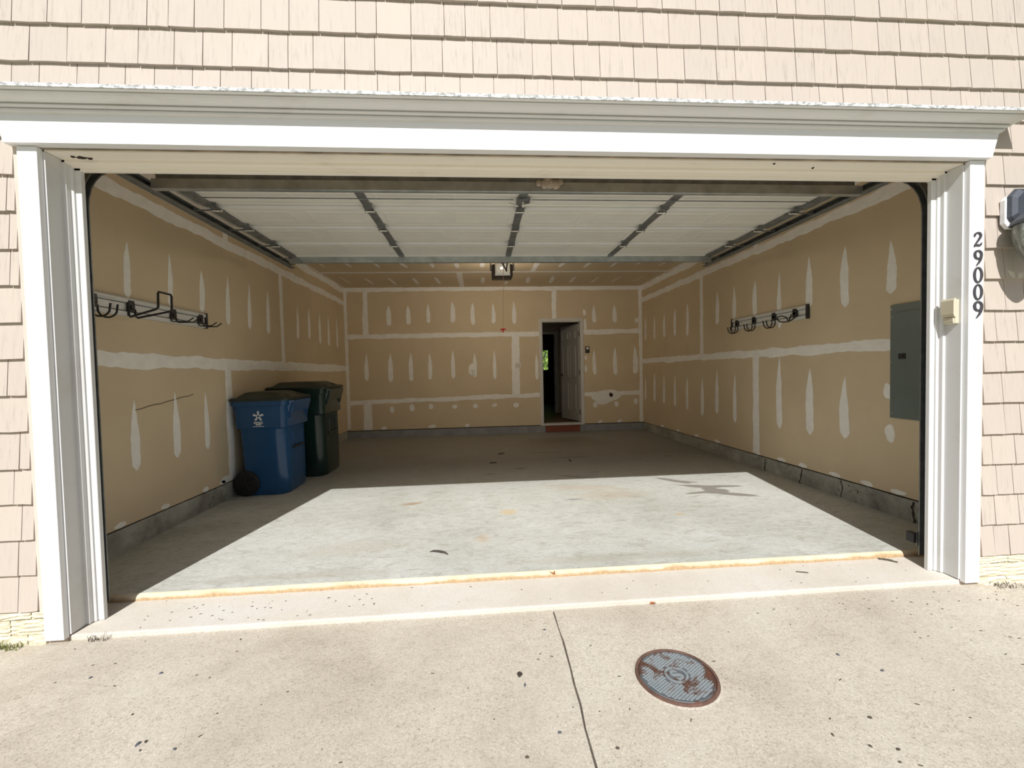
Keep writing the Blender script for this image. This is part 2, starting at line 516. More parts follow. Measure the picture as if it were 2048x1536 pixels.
class MB:
    """collects shapes in world metres and links them as ONE mesh object"""

    def __init__(self):
        self.v, self.f = [], []

    def add(self, vs, fs):
        k = len(self.v)
        self.v += [Vector(p) for p in vs]
        self.f += [tuple(i + k for i in q) for q in fs]
        return self

    def box(self, x0, x1, y0, y1, z0, z1):
        v = [(x, y, z) for x in (x0, x1) for y in (y0, y1) for z in (z0, z1)]
        return self.add(v, [(0, 1, 3, 2), (4, 6, 7, 5), (0, 4, 5, 1), (2, 3, 7, 6), (0, 2, 6, 4), (1, 5, 7, 3)])

    def bbox(self, x0, x1, y0, y1, z0, z1, c):
        """box with chamfered edges"""
        xs, ys, zs = (x0, x1), (y0, y1), (z0, z1)
        bm = bmesh.new()
        vs = [bm.verts.new((x, y, z)) for x in xs for y in ys for z in zs]
        for q in [(0, 1, 3, 2), (4, 6, 7, 5), (0, 4, 5, 1), (2, 3, 7, 6), (0, 2, 6, 4), (1, 5, 7, 3)]:
            bm.faces.new([vs[i] for i in q])
        bmesh.ops.bevel(bm, geom=bm.edges[:], offset=c, segments=2, profile=0.5, affect='EDGES')
        bm.verts.index_update()
        self.add([v.co.copy() for v in bm.verts], [tuple(v.index for v in f.verts) for f in bm.faces])
        bm.free()
        return self

    def extrude(self, poly, a, b, axis):
        """poly of 2-D points extruded along axis from a to b; axis 0: (y,z), 1: (x,z), 2: (x,y)"""
        n = len(poly)

        def p3(p, s):
            return {0: (s, p[0], p[1]), 1: (p[0], s, p[1]), 2: (p[0], p[1], s)}[axis]
        v = [p3(p, a) for p in poly] + [p3(p, b) for p in poly]
        f = [tuple(range(n)), tuple(range(2 * n - 1, n - 1, -1))]
        f += [(i, (i + 1) % n, n + (i + 1) % n, n + i) for i in range(n)]
        return self.add(v, f)

    def loft(self, rings, cap=True, closed=True):
        n = len(rings[0])
        v = [p for r in rings for p in r]
        f = []
        for k in range(len(rings) - 1):
            for i in range(n if closed else n - 1):
                j = (i + 1) % n
                f.append((k * n + i, k * n + j, (k + 1) * n + j, (k + 1) * n + i))
        if cap:
            f.append(tuple(range(n)))
            f.append(tuple(range((len(rings) - 1) * n, len(rings) * n)))
        return self.add(v, f)

    def tube(self, path, r, seg=8):
        path = [Vector(p) for p in path]
        rings = []
        up = None
        for i, p in enumerate(path):
            d = (path[min(i + 1, len(path) - 1)] - path[max(i - 1, 0)]).normalized()
            if up is None:
                up = Vector((0, 0, 1)) if abs(d.z) < 0.9 else Vector((1, 0, 0))
            a = (up - d * up.dot(d)).normalized()
            up = a
            bb = d.cross(a)
            rr = r[i] if isinstance(r, (list, tuple)) else r
            rings.append([p + (a * cos(2 * pi * k / seg) + bb * sin(2 * pi * k / seg)) * rr for k in range(seg)])
        return self.loft(rings)

    def lathe(self, prof, c, axis='z', seg=24, cap=True):
        """prof: (radius, along) pairs around an axis through c"""
        rings = []
        for (r, h) in prof:
            ring = []
            for k in range(seg):
                a = 2 * pi * k / seg
                if axis == 'z':
                    ring.append((c[0] + r * cos(a), c[1] + r * sin(a), c[2] + h))
                elif axis == 'y':
                    ring.append((c[0] + r * cos(a), c[1] + h, c[2] + r * sin(a)))
                else:
                    ring.append((c[0] + h, c[1] + r * cos(a), c[2] + r * sin(a)))
            rings.append(ring)
        return self.loft(rings, cap)

    def build(self, name, mat, parent=None, smooth=False, loc=None, recalc=True):
        o0 = ORIGIN[parent.name] if parent else (Vector(loc) if loc else Vector((0, 0, 0)))
        me = bpy.data.meshes.new(name)
        me.from_pydata([p - o0 for p in self.v], [], self.f)
        if recalc:
            bm = bmesh.new()
            bm.from_mesh(me)
            bmesh.ops.recalc_face_normals(bm, faces=bm.faces[:])
            bm.to_mesh(me)
            bm.free()
        me.materials.append(mat if not isinstance(mat, str) else M[mat])
        if smooth:
            me.shade_smooth()
            try:
                me.set_sharp_from_angle(angle=radians(38))
            except Exception:
                pass
        o = bpy.data.objects.new(name, me)
        COL.objects.link(o)
        if parent:
            o.parent = parent
        else:
            o.location = o0
        ORIGIN[o.name] = o0
        return o


def tag(o, label=None, cat=None, group=None, kind=None):
    for k, v in (('label', label), ('category', cat), ('group', group), ('kind', kind)):
        if v:
            o[k] = v
    return o


def thing(name, loc, label, cat, group=None):
    o = bpy.data.objects.new(name, None)
    o.empty_display_size = 0.1
    COL.objects.link(o)
    o.location = loc
    ORIGIN[o.name] = Vector(loc)
    return tag(o, label, cat, group)


def structure(name, mb, mat, smooth=False):
    return tag(mb.build(name, mat, None, smooth), kind='structure')


def setting(name):
    o = bpy.data.objects.new(name, None)
    o.empty_display_size = 0.1
    COL.objects.link(o)
    ORIGIN[o.name] = Vector((0, 0, 0))
    return tag(o, kind='structure')


def rrect(x0, x1, y0, y1, z, r4, seg=5):
    """rounded rectangle ring; r4: radii at (x1,y0),(x1,y1),(x0,y1),(x0,y0)"""
    out = []
    for (cx, cy, a0, r) in ((x1, y0, -pi / 2, r4[0]), (x1, y1, 0, r4[1]), (x0, y1, pi / 2, r4[2]), (x0, y0, pi, r4[3])):
        sx = -1 if cx == x1 else 1
        sy = -1 if cy == y1 else 1
        ox, oy = cx + sx * r, cy + sy * r
        for k in range(seg + 1):
            a = a0 + k * pi / 2 / seg
            out.append((ox + r * cos(a), oy + r * sin(a), z))
    return out

# =================================================================== THE SETTING
# ---- ground, driveway, apron, garage slab
mb = MB()
mb.add([(-60, -60, -0.13), (60, -60, -0.13), (60, 60, -0.13), (-60, 60, -0.13)], [(0, 1, 2, 3)])
structure('ground', mb, 'lawn')
structure('street', MB().box(-60, 60, -18, -9.2, -0.13, -0.10), 'asphalt')

driveway = setting('driveway')
JX = [(0.035, 0.024), (-0.08, 0.027), (-0.16, 0.026), (-0.25, 0.029), (-0.34, 0.025), (-0.45, 0.024), (-0.55, 0.020), (-0.66, 0.018), (-0.78, 0.012), (-0.92, 0.008), (-1.2, 0.004), (-2.0, 0.0), (-9.0, 0.0)]
for side in (-1, 1):
    mb = MB()
    pts = [(x + side * 0.0035 + random.uniform(-0.0025, 0.0025), y) for (y, x) in JX]
    far = side * 4.6
    poly = pts + [(far, -9.0), (far, 0.035)]
    mb.extrude(poly, -0.12, -0.02, 2)
    mb.build('concrete_slab', 'drive', driveway)
MB().box(-0.02, 0.05, -9, 0.03, -0.12, -0.031).build('joint_filler', 'joint', driveway)

ap = MB()
ap.extrude([(0.033, -0.12), (0.033, 0.000), (0.038, 0.0055), (0.046, 0.007), (0.335, 0.018), (0.335, -0.12)], -2.60, 2.60, 0)
structure('apron', ap, 'apron')

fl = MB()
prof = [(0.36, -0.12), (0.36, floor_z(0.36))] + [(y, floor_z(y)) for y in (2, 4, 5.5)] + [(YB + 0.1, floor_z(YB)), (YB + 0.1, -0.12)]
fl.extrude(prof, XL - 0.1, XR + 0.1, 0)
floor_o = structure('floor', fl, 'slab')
ed = MB()
N = 90
rings = []
rnd = random.Random(3)
for i in range(N + 1):
    x = XL - 0.05 + (XR - XL + 0.1) * i / N
    j = rnd.uniform(-0.003, 0.003)
    rings.append([(x, 0.338 + j, -0.05), (x, 0.333 + j, 0.018), (x, 0.336 + j, 0.034), (x, 0.345 + j * .5, 0.046), (x, 0.362, 0.0522), (x, 0.362, -0.05)])
ed.loft(rings)
ed.build('slab_edge', 'edge', floor_o, smooth=True)

# ---- front wall: backing with the opening, shake courses and the block base
wf = MB()
for (x0, x1, z0, z1) in ((-4.6, -2.51, -0.12, 4.3), (2.51, 4.6, -0.12, 4.3), (-2.51, 2.51, 2.50, 4.3)):
    wf.box(x0, x1, 0.024, YI, z0, z1)
wall_front = structure('wall_front', wf, 'sheath')

ROW_A = [-0.508, -0.318, -0.16, -0.001, 0.131, 0.314, 0.415, 0.542, 0.682, 0.871, 1.006, 1.154, 1.338, 1.447, 1.62, 1.798, 1.947, 2.107, 2.237, 2.424, 2.518, 2.646, 2.786]
ROW_B = [-2.593, -2.432, -2.274, -2.143, -1.968, -1.867, -1.743, -1.6, -1.42, -1.282, -1.134, -0.949, -0.844, -0.667, -0.495, -0.385, -0.254, -0.071, 0.109, 0.269, 0.445, 0.577, 0.72, 0.898, 0.997, 1.121, 1.28, 1.441, 1.623, 1.784, 1.943, 2.074, 2.254, 2.353, 2.48, 2.622, 2.811]
ROW_C = [-2.524, -2.35, -2.171, -2.018, -1.847, -1.71, -1.568, -1.391, -1.294, -1.169, -1.01, -0.858, -0.671, -0.509, -0.349, -0.221, -0.032, 0.07, 0.192, 0.334, 0.523, 0.655, 0.807, 0.989, 1.097, 1.273, 1.452, 1.561, 1.695, 1.872, 2.05, 2.207, 2.385, 2.516, 2.659, 2.831]
ROW_D = [-2.616, -2.489, -2.314, -2.212, -2.088, -1.95, -1.768, -1.633, -1.481, -1.298, -1.191, -1.016, -0.849, -0.735, -0.601, -0.42, -0.242, -0.076, 0.08, 0.232, 0.373, 0.55, 0.648, 0.769, 0.929, 1.085, 1.274, 1.432, 1.593, 1.735, 1.911, 2.006, 2.129, 2.275, 2.46, 2.586, 2.735]
RIGHT_J = {2.179: [2.75], 2.358: [2.735], 1.812: [2.744], 1.629: [2.753], 1.446: [2.698], 1.264: [2.762], 1.081: [2.746], 0.893: [2.765], 0.713: [2.685, 2.836], 0.53: [2.719, 2.824], 0.349: [2.709, 2.866], 0.161: [2.708, 2.807], 1.993: [2.70], 2.542: [2.78]}
LEFT_J = {2.179: [-2.666], 1.993: [-2.665], 1.812: [-2.67], 1.629: [-2.76], 1.446: [-2.64], 1.264: [-2.712], 1.081: [-2.655], 0.893: [-2.676], 0.713: [-2.712], 0.53: [-2.685], 0.349: [-2.711], 0.161: [-2.721], 2.358: [-2.69], 2.542: [-2.70]}
BUTT = [3.279, 3.095, 2.907, 2.725, 2.542, 2.358, 2.179, 1.993, 1.812, 1.629, 1.446, 1.264, 1.081, 0.893, 0.713, 0.53, 0.349, 0.161]
EX = 0.184
rs = random.Random(11)


def spread(js, x0, x1):
    """known joints, carried on with plausible widths to x0 .. x1"""
    js = sorted(js)
    while js[0] > x0 + 0.2:
        js.insert(0, js[0] - rs.uniform(0.10, 0.19))
    while js[-1] < x1 - 0.2:
        js.append(js[-1] + rs.uniform(0.10, 0.19))
    return [x0] + [j for j in js if x0 + 0.03 < j < x1 - 0.03] + [x1]


def shingle_into(mb, xa, xb, zb, zt):
    g = 0.0016
    t = rs.uniform(-0.0015, 0.0015)
    a, b = xa + g, xb - g
    d0, d1 = rs.uniform(-0.0022, 0.0022), rs.uniform(-0.0022, 0.0022)
    ya = 0.004 + t
    xm = (a + b) / 2
    dm = rs.uniform(-0.002, 0.002)
    v = [(a, ya, zb + d0), (xm, ya, zb + dm), (b, ya, zb + d1), (b, 0.021, zt), (xm, 0.021, zt), (a, 0.021, zt),
         (a, 0.0235, zb + d0), (xm, 0.0235, zb + dm), (b, 0.0235, zb + d1), (b, 0.0235, zt), (xm, 0.0235, zt), (a, 0.0235, zt)]
    f = [(0, 1, 4, 5), (1, 2, 3, 4), (6, 7, 1, 0), (7, 8, 2, 1), (5, 4, 10, 11), (4, 3, 9, 10), (0, 5, 11, 6), (2, 8, 9, 3), (6, 11, 10, 7), (7, 10, 9, 8)]
    mb.add(v, f)


XS = 3.08
extra = MB()
for ri, zb in enumerate(BUTT):
    zb -= 0.004
    zt = zb + EX + 0.012
    if ri < 4:
        js = spread([list(ROW_A), list(ROW_B), list(ROW_C), list(ROW_D)][ri], -XS, XS)
        spans = [js]
    else:
        k = BUTT[ri]
        spans = [spread(list(LEFT_J[k]), -XS, -2.627), spread(list(RIGHT_J[k]), 2.620, XS)]
    for js in spans:
        for a, b in zip(js[:-1], js[1:]):
            m_ = MB()
            shingle_into(m_, a, b, zb, zt)
            m_.build('shingle', 'shingle', wall_front)
    for (x0, x1) in ((-4.55, -XS), (XS, 4.55)):
        js = spread([(x0 + x1) / 2], x0, x1)
        for a, b in zip(js[:-1], js[1:]):
            shingle_into(extra, a, b, zb, zt)
for zb in (3.459, 3.643, 3.827, 4.011):
    js = spread([0.05], -4.55, 4.55)
    for a, b in zip(js[:-1], js[1:]):
        shingle_into(extra, a, b, zb, zb + EX + 0.012)
tag(extra.build('shingles', 'shingle', wall_front), kind='stuff')
# cream split-face block courses under the shakes
for s in (-1, 1):
    rows = ([(0.108, 0.150), (0.028, 0.104), (-0.055, 0.024)] if s > 0 else [(0.114, 0.150), (0.036, 0.110), (-0.055, 0.032)])
    joints = ([[2.80, 3.10], [2.955], [2.79, 3.0]] if s > 0 else [[-2.668, -3.0], [-2.768, -3.1], [-2.69, -2.9]])
    for (z0, z1), jj in zip(rows, joints):
        xs = sorted([s * 2.60, s * 4.6] + jj + [s * 3.4, s * 3.7, s * 4.0, s * 4.3])
        for a, b in zip(xs[:-1], xs[1:]):
            mb = MB()
            nx, nz = max(3, int((b - a) / 0.012)), 7
            nx = min(nx, 24)
            grid = []
            for i in range(nx + 1):
                for j in range(nz + 1):
                    x = a + 0.002 + (b - a - 0.004) * i / nx
                    z = z0 + (z1 - z0) * j / nz
                    wv = 0.0035 * sin(z * 330 + 2.2 * sin(x * 23 + z0 * 90) + a * 9) + rs.uniform(-0.002, 0.002)
                    edge = 0.005 if i in (0, nx) or j in (0, nz) else 0
                    grid.append((x, 0.0075 + wv + edge, z))
            n1 = nz + 1
            fs = [(i * n1 + j, (i + 1) * n1 + j, (i + 1) * n1 + j + 1, i * n1 + j + 1) for i in range(nx) for j in range(nz)]
            k = len(grid)
            x0, x1 = a + 0.002, b - 0.002
            back = [(x0, 0.0238, z0), (x1, 0.0238, z0), (x1, 0.0238, z1), (x0, 0.0238, z1)]
            mb.add(grid + back, fs + [(k, k + 1, k + 2, k + 3), tuple([i * n1 for i in range(nx + 1)] + [k + 1, k]),
                                      tuple([i * n1 + nz for i in range(nx + 1)] + [k + 2, k + 3]), tuple([j for j in range(n1)] + [k + 3, k]),
                                      tuple([nx * n1 + j for j in range(n1)] + [k + 2, k + 1])])
            mb.build('brick', 'brick', wall_front)

# ---- trim round the opening
hb = MB()
fr = [(-2.632, 2.490), (2.608, 2.490), (2.650, 2.636), (-2.650, 2.636)]
hb.extrude(fr, -0.030, 0.02, 1)
structure('trim_1', hb, 'white')
CP = [(0.0, 2.626), (0.008, 2.629), (0.015, 2.634), (0.017, 2.640), (0.016, 2.643), (0.010, 2.645), (0.010, 2.648), (0.024, 2.648),
      (0.031, 2.651), (0.033, 2.655), (0.031, 2.658), (0.025, 2.660), (0.025, 2.663), (0.040, 2.663), (0.052, 2.665), (0.066, 2.669), (0.078, 2.675),
      (0.086, 2.682), (0.087, 2.685), (0.083, 2.687), (0.083, 2.689), (0.100, 2.689), (0.105, 2.691), (0.105, 2.693)]
LIP = [(0.105, 2.693), (0.110, 2.693), (0.110, 2.709), (0.098, 2.714), (0.0, 2.722)]


def crown_mesh(pr):
    mb = MB()
    rings = []
    for (d, z) in pr:
        xl, xr, y = -2.645 - d, 2.648 + d, -0.030 - d
        rings.append([(xl, 0.02, z), (xl, y, z), (xr, y, z), (xr, 0.02, z)])
    v = [p for r in rings for p in r]
    f = [(k * 4 + i, k * 4 + i + 1, k * 4 + 4 + i + 1, k * 4 + 4 + i) for k in range(len(rings) - 1) for i in range(3)]
    return mb.add(v, f)


crown = structure('trim_2', crown_mesh(CP), 'crown')
crown_mesh(LIP).build('crown_lip', 'crown_lip', crown)

for s, n1, n2, n3 in ((-1, 'trim_3', 'trim_5', 'trim_8'), (1, 'trim_4', 'trim_6', 'trim_9')):
    cs = MB()
    cs.bbox(*sorted((s * 2.507, s * 2.599)), 0.0, 0.03, 0.001, 2.487, 0.0015)
    structure(n1, cs, 'white')
    jb = MB()
    pts = [(2.60, 0.0301), (2.497, 0.0301), (2.497, 0.117), (2.483, 0.117), (2.481, 0.120), (2.481, 0.140), (2.468, 0.146), (2.468, 0.155), (2.440, 0.155), (2.438, 0.157), (2.438, 0.178), (2.51, 0.178), (2.51, 0.1899), (2.60, 0.1899)]
    jb.extrude([(s * x, y) for x, y in pts], 0.014, 2.476, 2)
    structure(n2, jb, 'jamb')
    ch = MB()
    ch.box(*sorted((s * 2.600, s * (2.627 if s < 0 else 2.619))), 0.012, 0.0239, 0.150, 2.63)
    structure(n3, ch, 'channel')
hj = MB()
hj.extrude([(0.0301, 2.50), (0.0301, 2.478), (0.117, 2.478), (0.117, 2.466), (0.120, 2.464), (0.142, 2.462), (0.146, 2.450), (0.155, 2.450), (0.155, 2.440), (0.157, 2.437), (0.178, 2.437), (0.178, 2.50)], -2.50, 2.50, 0)
head = structure('trim_7', hj, 'head')
for (mx, my, sx, sy, sd_) in ((-2.375, 0.090, 0.028, 0.016, 2), (-2.34, 0.098, 0.016, 0.010, 3), (-2.41, 0.080, 0.012, 0.010, 5), (1.35, 0.05, 0.010, 0.006, 7), (1.62, 0.095, 0.008, 0.010, 8)):
    q_ = random.Random(sd_)
    pz = [(mx + sx * q_.uniform(.6, 1.15) * cos(2 * pi * k / 16), my + sy * q_.uniform(.6, 1.15) * sin(2 * pi * k / 16)) for k in range(16)]
    MB().loft([[(x, y, 2.4785) for x, y in pz], [((x - mx) * .6 + mx, (y - my) * .6 + my, 2.472) for x, y in pz]]).build('mud_daub', 'crack', head)
structure('trim_10', MB().box(-2.505, 2.505, 0.021, 0.0300, 2.485, 2.4895), plain('dirty_caulk_line', (0.30, 0.235, 0.17), 0.9, var=0.4, scale=9))

# ---- inside: backing, panels, joint compound
T = 0.0127
PLANES = {'left': lambda a, b, o: (XL + o, a, b), 'right': lambda a, b, o: (XR - o, a, b),
          'back': lambda a, b, o: (a, YB - o, b), 'ceiling': lambda a, b, o: (a, b, ZC - o)}
rt = random.Random(5)


def curb_top(y):
    return 0.227 - (y - 0.2) * 0.0092


def panel(par, plane, a0, a1, b0, b1, poly=None):
    pl = PLANES[plane]
    g = 0.0015
    q = poly or [(a0 + g, b0 + g), (a1 - g, b0 + g), (a1 - g, b1 - g), (a0 + g, b1 - g)]
    n = len(q)
    mb = MB()
    mb.add([pl(a, b, 0) for a, b in q] + [pl(a, b, -T) for a, b in q],
           [tuple(range(n)), tuple(range(2 * n - 1, n - 1, -1))] + [(i, (i + 1) % n, n + (i + 1) % n, n + i) for i in range(n)])
    mb.build('drywall_panel', 'drywall', par)


def slab_poly(mb, pl, left, right, h=0.0018):
    """a thin raised band between two edge lists, feathered at the sides"""
    n = len(left)
    v, f = [], []
    for (l, r) in zip(left, right):
        m0 = (l[0] * .8 + r[0] * .2, l[1] * .8 + r[1] * .2)
        m1 = (l[0] * .2 + r[0] * .8, l[1] * .2 + r[1] * .8)
        v += [pl(l[0], l[1], h * 0.3), pl(m0[0], m0[1], h), pl(m1[0], m1[1], h), pl(r[0], r[1], h * 0.3)]
    for k in range(n - 1):
        for i in range(3):
            f.append((k * 4 + i, k * 4 + i + 1, k * 4 + 5 + i, k * 4 + 4 + i))
    mb.add(v, f)


def tape(par, plane, p0, p1, wd, rag=0.012, step=0.06, w1=None, h=0.0018):
    """a ragged mudded seam from p0 to p1 (plane coordinates)"""
    p0, p1 = Vector(p0), Vector(p1)
    L = (p1 - p0).length
    d = (p1 - p0) / L
    nrm = Vector((-d.y, d.x))
    n = max(3, int(L / step))
    le, ri = [], []
    ja = jb = 0.0
    for k in range(n + 1):
        u = k / n
        wv = wd + ((w1 or wd) - wd) * u
        ja = ja * 0.6 + rt.uniform(-rag, rag)
        jb = jb * 0.6 + rt.uniform(-rag, rag)
        c = p0 + d * L * u
        a = c + nrm * (wv / 2 + ja)
        b = c - nrm * (wv / 2 + jb)
        le.append((a.x, a.y))
        ri.append((b.x, b.y))
    mb = MB()
    slab_poly(mb, PLANES[plane], le, ri, h + rt.uniform(-.0005, .0005))
    mb.build('joint_tape', 'mud', par, recalc=False)


def patch(par, plane, a0, b0, a1, b1, wd, shape='point'):
    """a trowelled screw-line patch: pointed at the start, round at the end"""
    p0, p1 = Vector((a0, b0)), Vector((a1, b1))
    L = (p1 - p0).length
    d = (p1 - p0) / L
    nrm = Vector((-d.y, d.x))
    n = 13
    le, ri = [], []
    bow = rt.uniform(-0.15, 0.15) * wd
    pk = rt.uniform(0.35, 0.6)
    for k in range(n + 1):
        u = k / n
        if shape == 'point':
            hw = min(1.0, (u / pk) ** 0.75 + 0.02)
            if u > 0.9:
                hw *= sqrt(max(0.05, 1 - ((u - 0.9) / 0.1) ** 2))
        else:
            hw = sqrt(max(0.03, 1 - abs(2 * u - 1) ** 2.6))
        hw *= wd / 2
        c = p0 + d * L * u + nrm * (bow * sin(pi * u))
        a = c + nrm * (hw + rt.uniform(-.04, .04) * wd * (hw > .2 * wd))
        b = c - nrm * (hw + rt.uniform(-.04, .04) * wd * (hw > .2 * wd))
        le.append((a.x, a.y))
        ri.append((b.x, b.y))
    mb = MB()
    slab_poly(mb, PLANES[plane], le, ri, 0.0024 + rt.uniform(-.0002, .0002))
    mb.build('compound_patch', 'mud', par, recalc=False)


def splotch(par, plane, a, b, rx, ry, name='compound_patch', mat='mud', h=0.0030, seed=0, lobes=0.22):
    r_ = random.Random(seed)
    n = 26
    ph = [r_.uniform(0, 6.28) for _ in range(5)]
    outer, inner = [], []
    for k in range(n):
        t = 2 * pi * k / n
        q = 1 + lobes * sum(sin((j + 2) * t + ph[j]) / (j + 1.6) for j in range(5)) * 0.6
        outer.append((a + rx * q * cos(t), b + ry * q * sin(t)))
        inner.append((a + rx * q * .85 * cos(t), b + ry * q * .85 * sin(t)))
    pl = PLANES[plane]
    mb = MB()
    mb.add([pl(x, y, 0.0004) for x, y in outer] + [pl(x, y, h) for x, y in inner],
           [(i, (i + 1) % n, n + (i + 1) % n, n + i) for i in range(n)] + [tuple(range(n, 2 * n))])
    return mb.build(name, mat, par, recalc=False)


LEFT_PATCH = [(1.207, 2.379, 1.189, 1.944, 0.067), (1.664, 2.406, 1.646, 1.951, 0.062), (2.095, 2.363, 2.082, 1.953, 0.077), (2.542, 2.407, 2.521, 1.878, 0.08), (2.977, 2.409, 2.957, 1.877, 0.084), (3.421, 2.402, 3.402, 1.856, 0.086), (4.312, 2.344, 4.303, 1.858, 0.089), (4.747, 2.369, 4.742, 1.89, 0.102), (5.219, 2.369, 5.213, 1.84, 0.105), (5.628, 2.343, 5.627, 1.829, 0.104), (6.093, 2.382, 6.091, 1.818, 0.102), (1.202, 1.165, 1.197, 0.624, 0.087), (1.651, 1.205, 1.65, 0.63, 0.087), (2.073, 1.184, 2.08, 0.627, 0.073)]
RIGHT_PATCH = [(4.569, 2.373, 4.579, 1.831, 0.086), (3.676, 2.384, 3.682, 1.921, 0.092), (3.259, 2.389, 3.263, 1.95, 0.086), (2.815, 2.371, 2.818, 1.935, 0.088), (2.376, 2.373, 2.377, 1.738, 0.074), (1.933, 2.436, 1.933, 1.912, 0.089), (1.486, 2.417, 1.484, 1.852, 0.092), (1.037, 2.339, 1.034, 1.898, 0.088), (6.366, 2.357, 6.381, 1.877, 0.081), (5.907, 2.339, 5.92, 1.865, 0.085), (5.462, 2.332, 5.473, 1.87, 0.098), (5.018, 2.339, 5.029, 1.863, 0.093), (4.591, 1.158, 4.601, 0.607, 0.078), (4.106, 1.155, 4.115, 0.561, 0.091), (3.689, 1.282, 3.697, 0.632, 0.086), (3.247, 1.207, 3.253, 0.56, 0.08), (2.378, 1.423, 2.38, 0.595, 0.092), (1.919, 1.281, 1.918, 0.593, 0.103), (1.485, 1.201, 1.483, 0.624, 0.107), (6.404, 1.137, 6.419, 0.65, 0.082), (5.938, 1.232, 5.954, 0.647, 0.098), (5.499, 1.177, 5.513, 0.646, 0.088), (5.043, 1.182, 5.055, 0.627, 0.088)]
BACK_PATCH = [(-2.138, 2.676, -2.135, 2.267, 0.092), (-1.757, 2.672, -1.752, 2.289, 0.089), (-1.356, 2.706, -1.352, 2.315, 0.078), (-0.875, 2.741, -0.871, 2.316, 0.094), (-0.459, 2.717, -0.454, 2.263, 0.079), (-0.051, 2.701, -0.045, 2.289, 0.08), (0.373, 2.736, 0.379, 2.271, 0.08), (2.044, 2.651, 2.054, 2.276, 0.082), (2.478, 2.654, 2.489, 2.27, 0.091), (-2.6, 1.736, -2.603, 1.181, 0.084), (-2.132, 1.72, -2.134, 1.143, 0.093), (-1.726, 1.72, -1.727, 1.149, 0.085), (-1.357, 1.713, -1.356, 1.172, 0.078), (-0.885, 1.767, -0.884, 1.181, 0.079), (-0.448, 1.696, -0.444, 1.198, 0.071), (-0.041, 1.752, -0.039, 1.149, 0.068), (0.822, 1.672, 0.827, 1.121, 0.065), (2.037, 1.722, 2.045, 1.194, 0.074), (2.478, 1.775, 2.486, 1.176, 0.083), (2.895, 1.788, 2.904, 1.195, 0.109)]
BACK_SPOT = [(-2.134, 0.646, -2.122, 0.52, 0.085), (-1.733, 0.686, -1.721, 0.54, 0.101), (-1.366, 0.68, -1.353, 0.569, 0.086), (-0.882, 0.651, -0.869, 0.571, 0.103), (-0.466, 0.655, -0.452, 0.567, 0.095), (-0.066, 0.653, -0.052, 0.588, 0.104), (0.376, 0.656, 0.39, 0.559, 0.113), (2.032, 0.623, 2.047, 0.513, 0.091), (2.482, 0.632, 2.497, 0.516, 0.084), (2.889, 0.682, 2.904, 0.558, 0.084), (2.932, 2.357, 2.947, 2.264, 0.084), (1.83, 2.55, 1.84, 2.424, 0.066), (-2.301, 0.249, -2.288, 0.183, 0.1), (-1.346, 0.254, -1.333, 0.186, 0.141), (-0.643, 0.252, -0.629, 0.184, 0.087), (2.547, 0.243, 2.563, 0.187, 0.109), (2.13, 0.235, 2.145, 0.187, 0.108), (1.85, 2.36, 1.855, 2.10, 0.06), (1.85, 1.60, 1.86, 1.50, 0.05), (1.85, 1.40, 1.855, 1.25, 0.05)]
CEIL_PATCH = [(-2.766, 5.546, -2.747, 6.132, 0.023), (-2.368, 5.664, -2.343, 6.229, 0.043), (-1.952, 5.658, -1.924, 6.266, 0.049), (-1.513, 5.652, -1.492, 6.26, 0.067), (-1.116, 5.609, -1.076, 6.275, 0.064), (-0.248, 5.633, -0.254, 6.231, 0.073), (0.2, 6.0, 0.2, 6.32, 0.075), (0.584, 5.638, 0.627, 6.209, 0.078), (1.031, 5.577, 1.077, 6.225, 0.075), (1.464, 5.644, 1.471, 6.207, 0.063), (1.908, 5.675, 1.886, 6.221, 0.047), (2.32, 5.621, 2.298, 6.214, 0.038), (2.757, 5.587, 2.708, 6.164, 0.021), (-2.772, 4.422, -2.767, 4.815, 0.032), (-2.375, 4.46, -2.356, 4.852, 0.049), (-1.955, 4.465, -1.923, 4.86, 0.058), (-1.557, 4.49, -1.484, 4.89, 0.067), (-1.085, 4.496, -1.07, 4.897, 0.064), (-0.674, 4.515, -0.67, 4.927, 0.075), (-0.266, 4.534, -0.272, 4.89, 0.079), (1.045, 4.504, 1.012, 4.883, 0.078), (1.465, 4.489, 1.442, 4.929, 0.064), (1.897, 4.481, 1.892, 4.891, 0.058), (2.315, 4.473, 2.278, 4.755, 0.043), (2.715, 4.478, 2.704, 4.852, 0.033)]

BK = 0.035                                         # cavity depth behind the panels
wall_left = structure('wall_left', MB().box(XL - 0.15, XL - BK, YI, YB + 0.12, -0.12, ZC + 0.15), 'stud')
wall_right = structure('wall_right', MB().box(XR + BK, XR + 0.15, YI, YB + 0.12, -0.12, ZC + 0.15), 'stud')
DX0, DX1, DZ = 0.938, 1.762, 2.318                 # house door opening in the back wall
wb = MB()
for (x0, x1, z0, z1) in ((XL - BK, DX0, -0.12, ZC + 0.15), (DX1, XR + BK, -0.12, ZC + 0.15), (DX0, DX1, DZ, ZC + 0.15), (DX0, DX1, -0.12, 0.168)):
    wb.box(x0, x1, YB + BK, YB + 0.12, z0, z1)
wall_back = structure('wall_back', wb, 'stud')
ceiling = structure('ceiling', MB().box(XL - BK, XR + BK, YI, YB + BK, ZC + BK, ZC + 0.15), 'stud')
wall_front_in = structure('wall_front_inside', MB().box(XL - 0.02, -2.515, YI + 0.001, YI + 0.014, 0.0, ZC + 0.02).box(2.515, XR + 0.02, YI + 0.001, YI + 0.014, 0.0, ZC + 0.02)
                          .box(-2.515, 2.515, YI + 0.001, YI + 0.014, 2.50, ZC + 0.02), 'drywall')

